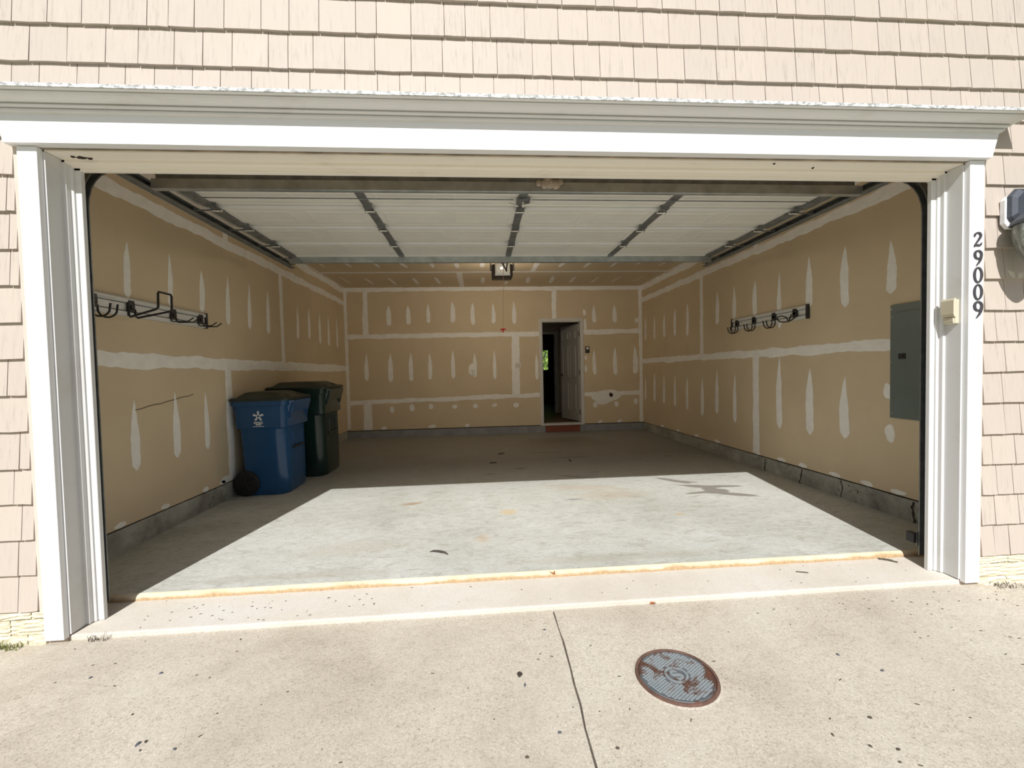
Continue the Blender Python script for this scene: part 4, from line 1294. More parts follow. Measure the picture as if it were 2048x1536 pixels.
# =================================================================== BINS
def bin_at(name, loc, yw, xd, H, lab, cat, body_m, decal=False):
    """wheeled bin: back against the wall at -x, width along y; loc is the near back bottom corner"""
    X0, Y0, Z0 = loc
    root = thing(name, loc, lab, cat, 'wheeled household bins')
    X1, Y1 = X0 + xd, Y0 + yw
    zc = Z0 + H * 0.70                              # underside of the collar
    ins = 0.026
    R1, R2 = 0.115, 0.06

    def ring(z, i0, i1, j, rf, rb=0.04):
        return rrect(X0 + i0, X1 - i1, Y0 + j, Y1 - j, z, (rf, rf, rb, rb), 7)
    rings = [ring(Z0 + 0.002, 0.16, 0.035, ins + 0.025, R1), ring(Z0 + 0.03, 0.14, 0.022, ins + 0.012, R1), ring(Z0 + H * .22, 0.11, 0.02, ins + 0.010, R1),
             ring(zc - 0.01, 0.085, 0.028, 0.024, R1), ring(zc, 0.07, 0.022, 0.018, R1 * .8), ring(zc + 0.008, 0.05, 0.006, 0.006, R2),
             ring(Z0 + H * .93, 0.045, 0.004, 0.003, R2), ring(Z0 + H * .935, 0.03, -0.012, -0.008, R2), ring(Z0 + H * .985, 0.03, -0.014, -0.009, R2), ring(Z0 + H * .985, 0.06, 0.02, 0.03, R2)]
    body = MB().loft(rings).build('body', body_m, root, smooth=True)
    # front skirt that hangs over the lifting pocket
    ym0, ym1 = Y0 + 0.07, Y1 - 0.07
    sk = MB()
    zt, zs = Z0 + H * .98, Z0 + H * .855
    sk.loft([[(X1 - 0.03, ym0 - .02, zt), (X1 + 0.055, ym0 + .03, zt), (X1 + 0.055, ym1 - .03, zt), (X1 - 0.03, ym1 + .02, zt)],
             [(X1 - 0.03, ym0, zs), (X1 + 0.028, ym0 + .04, zs), (X1 + 0.028, ym1 - .04, zs), (X1 - 0.03, ym1, zs)]])
    sk.build('lift_skirt', body_m, root)
    for yy in (ym0 + 0.02, ym1 - 0.05):
        MB().loft([[(X1 - 0.02, yy, zt - 0.01), (X1 + 0.052, yy, zt - 0.02), (X1 + 0.052, yy + .03, zt - 0.02), (X1 - 0.02, yy + .03, zt - 0.01)],
                   [(X1 - 0.02, yy, zs - 0.06), (X1 + 0.004, yy, zs - 0.06), (X1 + 0.004, yy + .03, zs - 0.06), (X1 - 0.02, yy + .03, zs - 0.06)]]).build('skirt_rib', body_m, root)
    # lower front: recess with two ribs and the catch bar
    za, zb_ = Z0 + 0.03, Z0 + H * .64
    for yy in (Y0 + yw * .33, Y0 + yw * .68):
        MB().loft([[(X1 - 0.07, yy - .014, za), (X1 - 0.032, yy - .010, za), (X1 - 0.032, yy + .010, za), (X1 - 0.07, yy + .014, za)],
                   [(X1 - 0.05, yy - .014, zb_), (X1 - 0.014, yy - .010, zb_), (X1 - 0.014, yy + .010, zb_), (X1 - 0.05, yy + .014, zb_)]]).build('front_rib', body_m, root)
    MB().tube([(X1 - 0.012, Y0 + yw * .30, Z0 + H * .47), (X1 - 0.012, Y0 + yw * .71, Z0 + H * .47)], 0.012, 10).build('catch_bar', 'black', root, smooth=True)
    # side gussets under the rim at the back
    for yy, e in ((Y0 + 0.012, 1), (Y1 - 0.012, -1)):
        MB().loft([[(X0 + 0.02, yy, Z0 + H * .98), (X0 + 0.16, yy, Z0 + H * .98), (X0 + 0.16, yy + e * .04, Z0 + H * .98), (X0 + 0.02, yy + e * .04, Z0 + H * .98)],
                   [(X0 + 0.07, yy + e * .03, Z0 + H * .80), (X0 + 0.12, yy + e * .03, Z0 + H * .80), (X0 + 0.12, yy + e * .06, Z0 + H * .80), (X0 + 0.07, yy + e * .06, Z0 + H * .80)]]).build('handle_gusset', body_m, root)
    MB().tube([(X0 + 0.018, Y0 + 0.03, Z0 + H * .955), (X0 + 0.018, Y1 - 0.03, Z0 + H * .955)], 0.014, 10).build('handle', body_m, root, smooth=True)
    # lid
    zl = Z0 + H * .986

    def lring(z, e0, e1, j, r=0.07):
        return rrect(X0 + e0, X1 + 0.035 - e1, Y0 - 0.024 + j, Y1 + 0.016 - j, z, (r, r, 0.04, 0.04), 6)
    lid = MB().loft([lring(zl, 0.006, 0.0, 0.0), lring(zl + .022, 0.002, -.004, -.004), lring(zl + .034, 0.012, 0.01, 0.012), lring(zl + .040, 0.05, 0.06, 0.06),
                     lring(zl + .085, 0.10, 0.16, 0.13), lring(zl + .092, 0.13, 0.20, 0.16)]).build('lid', 'lid', root, smooth=True)
    for yy in (Y0 + yw * .22, Y0 + yw * .66):
        MB().loft([[(X1 - 0.16, yy, zl + .042), (X1 + 0.02, yy, zl + .030), (X1 + 0.02, yy + .10, zl + .030), (X1 - 0.16, yy + .10, zl + .042)],
                   [(X1 - 0.13, yy + .012, zl + .074), (X1 - 0.06, yy + .012, zl + .062), (X1 - 0.06, yy + .088, zl + .062), (X1 - 0.13, yy + .088, zl + .074)]]).build('lid_grip', 'lid', lid)
    # axle and wheels
    xa, zr = X0 + 0.135, 0.138
    MB().tube([(xa, Y0 + 0.01, Z0 + zr), (xa, Y1 - 0.01, Z0 + zr)], 0.011, 10).build('axle', 'galv_dark', root)
    for (ya, yb, out) in ((Y0 + 0.012, Y0 + 0.072, -1), (Y1 - 0.072, Y1 - 0.012, 1)):
        wh_ = MB().lathe([(0.085, ya - .0), (0.118, ya), (0.132, ya + .006), (0.138, ya + .016), (0.138, yb - .016), (0.132, yb - .006), (0.118, yb), (0.085, yb)], (xa, 0, Z0 + zr), 'y', 32).build('wheel', 'rubber', root, smooth=True)
        ye = ya - 0.002 if out < 0 else yb + 0.002
        hub = MB().lathe([(0.026, -0.006), (0.026, 0.006)], (xa, ye, Z0 + zr), 'y', 16)
        for k in range(5):
            t_ = 2 * pi * k / 5 + 0.3
            dx, dz = cos(t_), sin(t_)
            hub.loft([[(xa + dx * r0 + dz * wv, ye + q, Z0 + zr + dz * r0 - dx * wv) for wv, q in ((-.009, -.003), (.009, -.003), (.009, .003), (-.009, .003))] for r0 in (0.02, 0.100)])
        hub.build('spoked_hub', 'black', wh_)
    if decal:
        dc = MB()
        cx, cz, sc_ = X0 + xd * .515, Z0 + H * .83, 0.034
        yy = Y0 + 0.0025
        n = 200
        def sp(t_):
            return Vector((sin(t_) + 0.52 * sin(-4 * t_), cos(t_) + 0.52 * cos(-4 * t_)))
        P_ = [sp(2 * pi * k / n) for k in range(n)]
        lft, rgt = [], []
        for k in range(n):
            d = (P_[(k + 1) % n] - P_[k - 1]).normalized()
            nn = Vector((-d.y, d.x)) * 0.13
            # the collar leans in a little towards its foot
            for lst, q in ((lft, P_[k] + nn), (rgt, P_[k] - nn)):
                lst.append((cx + q.x * sc_, yy - 0.0008 * k / n, cz + q.y * sc_))
        dc.add(lft + rgt, [(k, k + 1, n + k + 1, n + k) for k in range(n - 1)])
        dc.box(cx - 0.058, cx + 0.058, yy - 0.0004, yy + 0.0002, cz - 0.112, cz - 0.107)
        for txt, dz, size, sx in (('REPUBLIC', -0.079, 0.029, 0.75), ('SERVICES', -0.096, 0.018, 0.75)):
            cu = bpy.data.curves.new('lettering', 'FONT')
            cu.body = txt
            cu.size = size
            cu.align_x = 'CENTER'
            cu.extrude = 0.0003
            cu.offset = 0.0008
            tmp = bpy.data.objects.new('lettering', cu)
            COL.objects.link(tmp)
            dg = bpy.context.evaluated_depsgraph_get()
            me = bpy.data.meshes.new_from_object(tmp.evaluated_get(dg))
            dc.add([(cx + v.co.x * sx, yy - v.co.z, cz + dz + v.co.y) for v in me.vertices], [tuple(p.vertices) for p in me.polygons])
            bpy.data.objects.remove(tmp)
            bpy.data.curves.remove(cu)
            bpy.data.meshes.remove(me)
        dc.build('decal', 'decal', root, recalc=False)
    return root


bin_at('recycling_bin', (-3.004, 2.44, floor_z(2.7)), 0.67, 0.575, 1.035, 'blue wheeled recycling bin with a dark lid and white star decal', 'bin', 'blue', True)
bin_at('trash_bin', (-3.004, 3.24, floor_z(3.6)), 0.72, 0.70, 1.125, 'taller dark green wheeled bin behind the blue one', 'bin', 'green')

# =================================================================== HOOK RAILS
def rail_base(name, s, x, y0, y1, lab, caps):
    r_ = thing(name, (x, (y0 + y1) / 2, 1.80), lab, 'hook rail', 'wall hook rails')
    q = lambda o: x - s * o                          # o: distance from the wall into the room
    z0, z1 = 1.802, 1.944
    pr = [(0.001, z0), (0.024, z0 + .002), (0.028, z0 + .012), (0.028, z0 + .032), (0.022, z0 + .036), (0.014, z0 + .038), (0.014, z1 - .042),
          (0.022, z1 - .040), (0.028, z1 - .034), (0.028, z1 - .012), (0.020, z1), (0.001, z1)]
    MB().extrude([(q(o), z) for o, z in pr], y0, y1, 1).build('rail', 'rail', r_)
    MB().box(*sorted((q(0.0145), q(0.0165))), y0, y1, z1 - .046, z1 - .042).box(*sorted((q(0.0145), q(0.0165))), y0, y1, z0 + .038, z0 + .042).build('rail_slot', 'black', r_)
    for yc in caps:
        MB().bbox(*sorted((q(0.001), q(0.033))), yc - 0.012, yc + 0.012, z0 - .004, z1 + .004, 0.004).build('end_cap', 'black', r_)
    return r_, q


def hook(rail_o, q, y, wires, rad=0.0065, knob_r=0.018):
    h = MB().bbox(*sorted((q(0.0145), q(0.034))), y - 0.032, y + 0.032, 1.832, 1.908, 0.004)
    h.box(*sorted((q(0.0285), q(0.034))), y - 0.026, y + 0.026, 1.906, 1.922)
    ho = h.build('hook', 'blackmetal', rail_o)
    MB().lathe([(knob_r, 0.0), (knob_r, 0.008), (knob_r * .5, 0.010)], (q(0.034), y, 1.872), 'x', 10).build('knob', 'black', ho)
    for wv in wires:
        MB().tube([(q(o), y + dy, z) for (o, dy, z) in wv], rad, 8).build('prong', 'blackmetal', ho, smooth=True)


def arc_hook(dy, out, drop, up):
    pts = [(0.03, dy, 1.85)]
    for k in range(9):
        t_ = pi * k / 8 * 0.86
        pts.append((0.03 + out / 2 * (1 - cos(t_)), dy, 1.85 - drop * 0.35 - drop * .65 * sin(t_)))
    pts.append((0.03 + out * 1.02, dy, 1.85 - drop * .35 + up))
    return pts


rl, q = rail_base('hook_rail', -1, XL, 0.62, 2.10, 'long white hook rail holding a raised square loop hook', (0.62, 2.105))
hook(rl, q, 0.855, [arc_hook(-0.03, 0.13, 0.09, 0.03), arc_hook(0.03, 0.13, 0.09, 0.03)])
lp = []
for dy in (-0.032, 0.032):
    lp.append([(0.03, dy, 1.86), (0.034, dy, 1.805), (0.045, dy * 1.1, 1.796), (0.255, dy * 2.2, 1.846), (0.272, dy * 2.25, 1.860), (0.275, dy * 2.25, 1.965)])
top_ = [(0.275, -0.072, 1.96), (0.275, -0.064, 1.976), (0.275, 0.064, 1.976), (0.275, 0.072, 1.96)]
hook(rl, q, 1.183, lp + [top_], 0.008)
st_ = lambda dy, L: [(0.03, dy, 1.85), (0.036, dy, 1.815), (0.05, dy, 1.812), (L, dy, 1.812), (L + .045, dy, 1.842)]
hook(rl, q, 1.644, [st_(-0.04, 0.17), st_(0.03, 0.17)], 0.0055)
hook(rl, q, 2.011, [st_(-0.04, 0.15), st_(0.04, 0.15)], 0.0055)

rr_, q = rail_base('hook_rail', 1, XR, 1.93, 3.28, 'shorter white hook rail with four curled hooks near the grey panel', (1.93, 3.275))
for y in (3.155, 2.80, 2.435):
    hook(rr_, q, y, [arc_hook(-0.028, 0.105, 0.10, 0.02), arc_hook(0.028, 0.105, 0.10, 0.02)], 0.0065)
lo_ = []
for k in range(21):
    t_ = pi * k / 20
    lo_.append((0.03 + 0.11 * sin(t_) * (1 if k < 30 else 1), 0.03 - 0.06 * k / 20, 1.85 - 0.075 * sin(t_)))
fig8 = [(0.03, 0.045, 1.87), (0.05, 0.05, 1.82), (0.08, 0.02, 1.785), (0.12, -0.02, 1.795), (0.16, -0.05, 1.825), (0.20, -0.035, 1.845), (0.215, 0.0, 1.84), (0.20, 0.035, 1.815), (0.16, 0.045, 1.79), (0.12, 0.02, 1.785), (0.08, -0.02, 1.80), (0.05, -0.045, 1.83), (0.03, -0.04, 1.87)]
hook(rr_, q, 2.10, [fig8], 0.0065)

# =================================================================== WALL FITTINGS
ep = thing('electrical_panel', (XR, 0.84, 0.868), 'grey green metal electrical panel flush on the drywall beside the opening', 'electrical panel')
y0, y1, z0, z1 = 0.645, 1.024, 0.868, 1.797
MB().bbox(XR - 0.014, XR - 0.0005, y0, y1, z0, z1, 0.003).build('panel_frame', 'panel', ep)
dr = MB().bbox(XR - 0.019, XR - 0.0135, y0 + 0.03, y1 - 0.045, 1.03, 1.735, 0.002).build('panel_door', 'panel', ep)
MB().bbox(XR - 0.024, XR - 0.0185, 0.885, 0.945, 1.352, 1.398, 0.002).box(XR - 0.0285, XR - 0.0235, 0.900, 0.930, 1.368, 1.382).build('latch', 'black', dr)
for zz in (0.905, 1.02, 1.33, 1.70, 1.765):
    MB().lathe([(0.006, 0), (0.005, -0.003)], (XR - 0.014, y1 - 0.014, zz), 'x', 8).build('screw', 'galv', ep)

o1 = thing('wall_outlet', (0.438, YB, 1.358), 'white double wall outlet plate on the wide joint seam', 'outlet', 'wall outlets')
MB().bbox(0.380, 0.497, YB - 0.008, YB - 0.0005, 1.362, 1.480, 0.002).build('cover_plate', 'plate', o1)
for x in (0.412, 0.465):
    MB().bbox(x - 0.017, x + 0.017, YB - 0.0105, YB - 0.0075, 1.387, 1.455, 0.001).build('receptacle', 'beige', o1)
o2 = thing('wall_outlet', (-0.495, YB, 1.225), 'bare wall outlet without plate in a mudded patch', 'outlet', 'wall outlets')
MB().box(-0.530, -0.447, YB - 0.0045, YB - 0.0025, 1.230, 1.345).build('outlet_box', 'beige', o2)
for x in (-0.512, -0.466):
    MB().bbox(x - 0.017, x + 0.017, YB - 0.010, YB - 0.0045, 1.242, 1.335, 0.002).build('receptacle', 'plate', o2)
wc = thing('opener_button', (1.888, YB, 1.649), 'black wall button with a white key beside the house door', 'wall button')
MB().bbox(1.846, 1.930, YB - 0.020, YB - 0.0005, 1.652, 1.792, 0.004).build('button_case', 'black', wc)
MB().bbox(1.866, 1.912, YB - 0.025, YB - 0.0195, 1.722, 1.778, 0.002).build('button_key', 'plate', wc)

kp = thing('keypad', (2.497, 0.075, 1.545), 'beige flip cover door keypad on the white jamb', 'keypad')
MB().bbox(2.470, 2.4968, 0.040, 0.104, 1.552, 1.695, 0.004).build('keypad_base', 'beige', kp)
MB().extrude([(2.4705, 1.590), (2.458, 1.596), (2.454, 1.61), (2.454, 1.690), (2.460, 1.702), (2.4705, 1.702)], 0.036, 0.108, 1).build('flip_cover', 'beige', kp)
MB().extrude([(2.4705, 1.552), (2.464, 1.555), (2.461, 1.565), (2.461, 1.5885), (2.4705, 1.5885)], 0.045, 0.099, 1).build('battery_door', 'beige', kp)

ss = thing('safety_sensor', (2.50, 0.30, 0.12), 'small dark safety sensor low on the steel door track', 'sensor')
MB().box(2.488, 2.53, 0.2712, 0.276, 0.12, 0.21).build('bracket', 'galv_dark', ss)
MB().bbox(2.470, 2.510, 0.2765, 0.330, 0.135, 0.20, 0.004).build('sensor_case', 'black', ss)

# =================================================================== HOUSE NUMBERS
def ribbon(mb, pts, y0, y1):
    """pts: (x, z, half width); a flat stroke with depth"""
    le, ri = [], []
    for k, (x, z, h) in enumerate(pts):
        a = pts[max(0, k - 1)]
        b = pts[min(len(pts) - 1, k + 1)]
        d = Vector((b[0] - a[0], b[1] - a[1])).normalized()
        le.append((x - d.y * h, z + d.x * h))
        ri.append((x + d.y * h, z - d.x * h))
    n = len(pts)
    v = [(x, y, z) for y in (y0, y1) for lst in (le, ri) for (x, z) in lst]
    f = []
    for k in range(n - 1):
        f += [(k, k + 1, n + k + 1, n + k), (2 * n + k, 2 * n + k + 1, 3 * n + k + 1, 3 * n + k), (k, k + 1, 2 * n + k + 1, 2 * n + k), (n + k, n + k + 1, 3 * n + k + 1, 3 * n + k)]
    f += [(0, n, 3 * n, 2 * n), (n - 1, 2 * n - 1, 4 * n - 1, 3 * n - 1)]
    mb.add(v, f)


def digit(ch, cx, zb, h):
    S = lambda p: [(cx + x * h, zb + (z + .5) * h, w_ * h) for x, z, w_ in p]
    mb = MB()
    ya, yb = -0.006, -0.0003
    if ch == '0':
        P_ = [(0.245 * cos(t_), 0.455 * sin(t_), 0.042 + 0.034 * cos(t_) ** 2) for t_ in [2 * pi * k / 32 for k in range(33)]]
        ribbon(mb, S(P_), ya, yb)
    elif ch == '9':
        P_ = [(0.01 + 0.225 * cos(t_), 0.205 + 0.25 * sin(t_), 0.045 + 0.035 * cos(t_) ** 2) for t_ in [2 * pi * k / 28 for k in range(29)]]
        ribbon(mb, S(P_), ya, yb)
        ribbon(mb, S([(0.235, 0.205, 0.075), (0.225, 0.05, 0.075), (0.17, -0.12, 0.070), (0.08, -0.28, 0.055), (-0.02, -0.40, 0.035), (-0.10, -0.50, 0.008)]), ya + 0.0004, yb)
    else:
        ribbon(mb, S([(-0.235, 0.18, 0.035), (-0.245, 0.26, 0.060), (-0.20, 0.36, 0.055), (-0.09, 0.44, 0.042), (0.04, 0.45, 0.050), (0.16, 0.38, 0.072), (0.20, 0.26, 0.078), (0.15, 0.12, 0.072), (0.04, -0.04, 0.060), (-0.10, -0.22, 0.048), (-0.25, -0.42, 0.040)]), ya, yb)
        ribbon(mb, S([(-0.27, -0.49, 0.02), (-0.20, -0.41, 0.055), (-0.08, -0.38, 0.060), (0.08, -0.40, 0.065), (0.20, -0.36, 0.06), (0.27, -0.22, 0.015)]), ya + 0.0004, yb)
    return mb


for ch, cx, zt, zb_, lab in (('2', 2.558, 2.077, 1.991, 'dark serif house number 2 at the top of the white casing'),
                             ('9', 2.559, 1.973, 1.881, 'dark serif house number 9 directly under the number 2'),
                             ('0', 2.561, 1.875, 1.782, 'upper one of the two dark house number zeros'),
                             ('0', 2.562, 1.776, 1.683, 'lower one of the two dark house number zeros'),
                             ('9', 2.563, 1.677, 1.576, 'dark serif house number 9 at the bottom, level with the keypad')):
    o = digit(ch, cx, zb_, zt - zb_).build('house_number', 'digits', None, False, (cx, 0, zb_))
    tag(o, lab, 'house number', 'house numbers 29009 on the casing')

# =================================================================== LANTERN
lx, ly = 2.795, -0.138
lt = thing('wall_lantern', (lx, 0.004, 2.19), 'dark metal wall lantern with a hazy glass shade on white block', 'lantern')
oc = lambda x0, x1, z0, z1, c_: [(x0 + c_, z0), (x1 - c_, z0), (x1, z0 + c_), (x1, z1 - c_), (x1 - c_, z1), (x0 + c_, z1), (x0, z1 - c_), (x0, z0 + c_)]
MB().extrude(oc(2.703, 2.887, 2.092, 2.283, 0.030), -0.020, 0.0035, 1).build('mounting_block', 'white', lt)
bp = MB()
bp.loft([[(x, -0.0205, z) for x, z in oc(2.716, 2.874, 2.105, 2.318, 0.045)], [(x, -0.040, z) for x, z in oc(2.722, 2.868, 2.110, 2.312, 0.043)], [(x, -0.052, z) for x, z in oc(2.745, 2.845, 2.135, 2.290, 0.035)]])
bp.build('backplate', 'lantern', lt)
ar = [(lx, -0.05, 2.22), (lx, -0.085, 2.235), (lx, -0.118, 2.275), (lx, -0.135, 2.33), (lx, -0.15, 2.36), (lx, -0.163, 2.345), (lx, -0.15, 2.30), (lx, ly, 2.26), (lx, ly, 2.22)]
MB().tube(ar, 0.008, 8).build('arm', 'lantern', lt, smooth=True)
MB().lathe([(0.014, 2.205), (0.022, 2.19), (0.045, 2.165), (0.090, 2.125), (0.124, 2.090), (0.132, 2.082), (0.132, 2.066), (0.122, 2.064), (0.118, 2.085), (0.08, 2.12), (0.02, 2.175)], (lx, ly, 0.028), 'z', 24).build('roof', 'lantern', lt, smooth=True)
MB().lathe([(0.119, 2.064), (0.124, 2.035), (0.122, 1.99), (0.112, 1.94), (0.092, 1.885), (0.064, 1.835), (0.040, 1.812), (0.0385, 1.8135), (0.0625, 1.8365), (0.0905, 1.886), (0.1105, 1.941), (0.1205, 1.99), (0.1225, 2.035), (0.1175, 2.064)], (lx, ly, 0.028), 'z', 28, cap=False).build('glass_shade', 'lglass', lt, smooth=True)
MB().lathe([(0.001, 1.785), (0.010, 1.79), (0.014, 1.80), (0.042, 1.809), (0.042, 1.815), (0.030, 1.818)], (lx, ly, 0.028), 'z', 18).build('finial', 'lantern', lt, smooth=True)
MB().lathe([(0.014, 2.07), (0.014, 2.0), (0.011, 1.995), (0.011, 1.94), (0.006, 1.905), (0.001, 1.89)], (lx, ly, 0.028), 'z', 12).build('candle_bulb', 'plate', lt, smooth=True)

# =================================================================== CLEANOUT COVER
ux, uy, uz, ur = 0.470, -0.552, -0.0202, 0.174
uc = thing('utility_cover', (ux, uy, uz), 'round rusty iron utility cover set in the driveway', 'utility cover')
MB().lathe([(ur - .013, -0.004), (ur - .013, 0.010), (ur - .009, 0.013), (ur - .002, 0.012), (ur, 0.004), (ur, -0.004)], (ux, uy, uz), 'z', 48, cap=False).build('rim', 'rustring', uc, smooth=True)
lid_ = MB().lathe([(ur - .0145, -0.004), (ur - .0145, 0.007), (ur - .018, 0.010), (ur - .022, 0.010), (ur - .026, 0.0078), (0.001, 0.0078)], (ux, uy, uz), 'z', 48, cap=False).build('cover_plate', 'rust', uc)
tread = MB()
for i in range(-18, 19):
    for j in range(-18, 19):
        x, y = i * 0.0155 + (j % 2) * 0.00775, j * 0.0088
        r_ = sqrt(x * x + y * y)
        if 0.060 < r_ < 0.145:
            ca, sa = cos(-0.25), sin(-0.25)
            X, Y = ux + x * ca - y * sa, uy + x * sa + y * ca
            pts = [(-.0064, 0), (0, -.0036), (.0064, 0), (0, .0036)]
            pw = [(X + a * ca - b * sa, Y + a * sa + b * ca) for a, b in pts]
            tread.loft([[(a, b, uz + .0078) for a, b in pw], [((a - X) * .7 + X, (b - Y) * .7 + Y, uz + .0118) for a, b in pw]])
tag(tread.build('tread_pattern', 'tread', lid_), kind='stuff')
MB().lathe([(0.040, 0.0078), (0.040, 0.0118), (0.050, 0.0118), (0.050, 0.0078)], (ux, uy, uz), 'z', 32, cap=False).build('emblem_ring', 'tread', lid_, smooth=True)
em = MB()
cu = bpy.data.curves.new('lettering', 'FONT')
cu.body = 'S'
cu.size = 0.085
cu.align_x = 'CENTER'
cu.extrude = 0.002
cu.offset = 0.002
tmp = bpy.data.objects.new('lettering', cu)
COL.objects.link(tmp)
me = bpy.data.meshes.new_from_object(tmp.evaluated_get(bpy.context.evaluated_depsgraph_get()))
ca, sa = cos(0.55), sin(0.55)
em.add([(ux + v.co.x * ca - (v.co.y - 0.030) * sa, uy + v.co.x * sa + (v.co.y - 0.030) * ca, uz + 0.0098 + v.co.z) for v in me.vertices], [tuple(p.vertices) for p in me.polygons])
bpy.data.objects.remove(tmp)
bpy.data.curves.remove(cu)
bpy.data.meshes.remove(me)
em.build('raised_letter', 'tread', lid_, recalc=False)
# ring of pale mortar round the frame
MB().lathe([(ur, -0.002), (ur + .001, 0.0028), (ur + .006, 0.0022), (ur + .014, -0.001)], (ux, uy, uz), 'z', 40, cap=False).build('mortar_collar', 'drive', uc, smooth=True)

# =================================================================== LEAVES, TWIGS, CHIPS, WEEDS
def blade(pts, z, lift=0.006, thick=0.0012):
    """a curled leaf: pts are (x, y, half width) along its midrib"""
    mb = MB()
    n = len(pts)
    top = []
    for k, (x, y, h) in enumerate(pts):
        a = pts[max(0, k - 1)]
        b = pts[min(n - 1, k + 1)]
        d = Vector((b[0] - a[0], b[1] - a[1])).normalized()
        zz = z + 0.002 + lift * sin(pi * k / (n - 1)) * .4
        top.append([(x - d.y * h, y + d.x * h, zz + lift * (h > .004)), (x, y, zz), (x + d.y * h, y - d.x * h, zz + lift * .7 * (h > .004))])
    v = [p for r in top for p in r] + [(p[0], p[1], p[2] - thick) for r in top for p in r]
    m_ = 3 * n
    f = []
    for k in range(n - 1):
        for i in range(2):
            q0 = (k * 3 + i, k * 3 + i + 1, k * 3 + 4 + i, k * 3 + 3 + i)
            f += [q0, tuple(m_ + i_ for i_ in reversed(q0))]
        f += [(k * 3, k * 3 + 3, m_ + k * 3 + 3, m_ + k * 3), (k * 3 + 2, m_ + k * 3 + 2, m_ + k * 3 + 5, k * 3 + 5)]
    f += [(0, m_, m_ + 1, 1), (1, m_ + 1, m_ + 2, 2), (m_ - 3, m_ - 2, 2 * m_ - 2, 2 * m_ - 3), (m_ - 2, m_ - 1, 2 * m_ - 1, 2 * m_ - 2)]
    return mb.add(v, f)


def leaf_at(name, x, y, ang, L, wd, z, mat, lab, cat, lift=0.006):
    pts = []
    for k in range(7):
        u = k / 6
        pts.append((x + (u - .5) * L * cos(ang) + 0.06 * L * sin(pi * u) * -sin(ang), y + (u - .5) * L * sin(ang) + 0.06 * L * sin(pi * u) * cos(ang), wd * max(.06, sin(pi * min(1, u * .85 + .06)) ** .8)))
    o = blade(pts, z, lift).build(name, mat, None, False, (x, y, z))
    return tag(o, lab, cat, 'fallen leaves')


leaf_at('dry_leaf', -0.672, 0.715, -0.43, 0.15, 0.010, floor_z(.7), 'dryleaf', 'long dark curled leaf on the sunlit garage floor', 'leaf', 0.010)
leaf_at('dry_leaf', 0.070, 0.352, -1.0, 0.060, 0.016, 0.040, 'orangeleaf', 'orange brown leaf lying on the stained slab step', 'leaf', 0.006)
leaf_at('dry_leaf', 0.600, 0.024, 0.25, 0.035, 0.010, -0.018, 'orangeleaf', 'small orange leaf against the apron lip near the driveway', 'leaf')
leaf_at('dry_leaf', -0.045, 4.36, 0.7, 0.14, 0.022, floor_z(4.3), 'dryleaf', 'dark leaf deepest in the shaded garage, toward the house door', 'leaf')
leaf_at('dry_leaf', -0.195, 3.70, 0.2, 0.10, 0.022, floor_z(3.7), 'dryleaf', 'dark leaf on the shaded floor below the pull cord', 'leaf')
leaf_at('dry_leaf', 0.895, 3.66, 1.5, 0.14, 0.012, floor_z(3.6), 'dryleaf', 'thin dark leaf on the shaded floor in front of the house door', 'leaf')
leaf_at('dry_leaf', -0.207, -0.470, 1.2, 0.030, 0.012, -0.0195, 'dryleaf', 'crumbled brown leaf on the driveway beside the slab joint', 'leaf', 0.004)

tw = MB()
for (p0, p1, r_) in (((2.270, 0.325, 0.024), (2.345, 0.262, 0.022), 0.004), ((2.290, 0.312, 0.023), (2.335, 0.288, 0.023), 0.004), ((2.27, 0.318, 0.022), (2.30, 0.30, 0.026), 0.005)):
    tw.tube([p0, tuple((a + b) / 2 + 0.002 for a, b in zip(p0, p1)), p1], r_, 6)
tag(tw.build('twig', 'twig', None, False, (2.30, 0.30, 0.018)), 'bundle of grey bark twigs on the apron by the shaded corner', 'twig')
t2 = MB().tube([(1.615, 0.226, 0.018), (1.65, 0.213, 0.019), (1.68, 0.205, 0.017)], 0.003, 6)
tag(t2.build('twig', 'twig', None, False, (1.65, 0.21, 0.016)), 'single thin dark twig lying on the middle of the apron', 'twig')

CH = [(-2.145, -0.283, 'small dark stone chip out in front of the plain white casing'), (-1.841, -0.286, 'lone dark stone chip between the plain casing and the chip cluster'),
      (-1.646, -0.683, 'biggest dark stone chip of the cluster on the driveway'), (-1.494, -0.721, 'dark stone chip a little apart from the cluster, toward the slab joint'),
      (-0.192, -0.532, 'blue grey stone chip beside the crumbled brown leaf'), (-0.09, -0.79, 'dark stone chip close beside the slab joint'),
      (1.271, -0.491, 'dark stone chip halfway between the rusty cover and the numbered casing'), (1.374, -0.61, 'dark stone chip farther out from the numbered casing than the halfway one'),
      (-0.05, -0.15, 'dark stone chip by the slab joint just off the apron lip')]
REST = [(-1.779, -0.533), (-1.625, -0.676), (-1.617, -0.715), (1.096, -0.84), (0.895, -0.898), (0.987, -0.956), (1.07, -0.978), (1.03, -1.023), (-0.221, -0.88), (0.104, -0.876), (-1.61, -0.06)]
rc = random.Random(9)


def chip(mb, x, y, L):
    t_ = rc.uniform(0, 3.14)
    n = 6
    base = [(L * cos(2 * pi * k / n + .2) * rc.uniform(.7, 1.1), L * .55 * sin(2 * pi * k / n + .2) * rc.uniform(.7, 1.1)) for k in range(n)]
    rot = [(x + a * cos(t_) - b * sin(t_), y + a * sin(t_) + b * cos(t_)) for a, b in base]
    return mb.loft([[(a, b, -0.0199) for a, b in rot], [((a - x) * .75 + x, (b - y) * .75 + y, -0.015) for a, b in rot]])


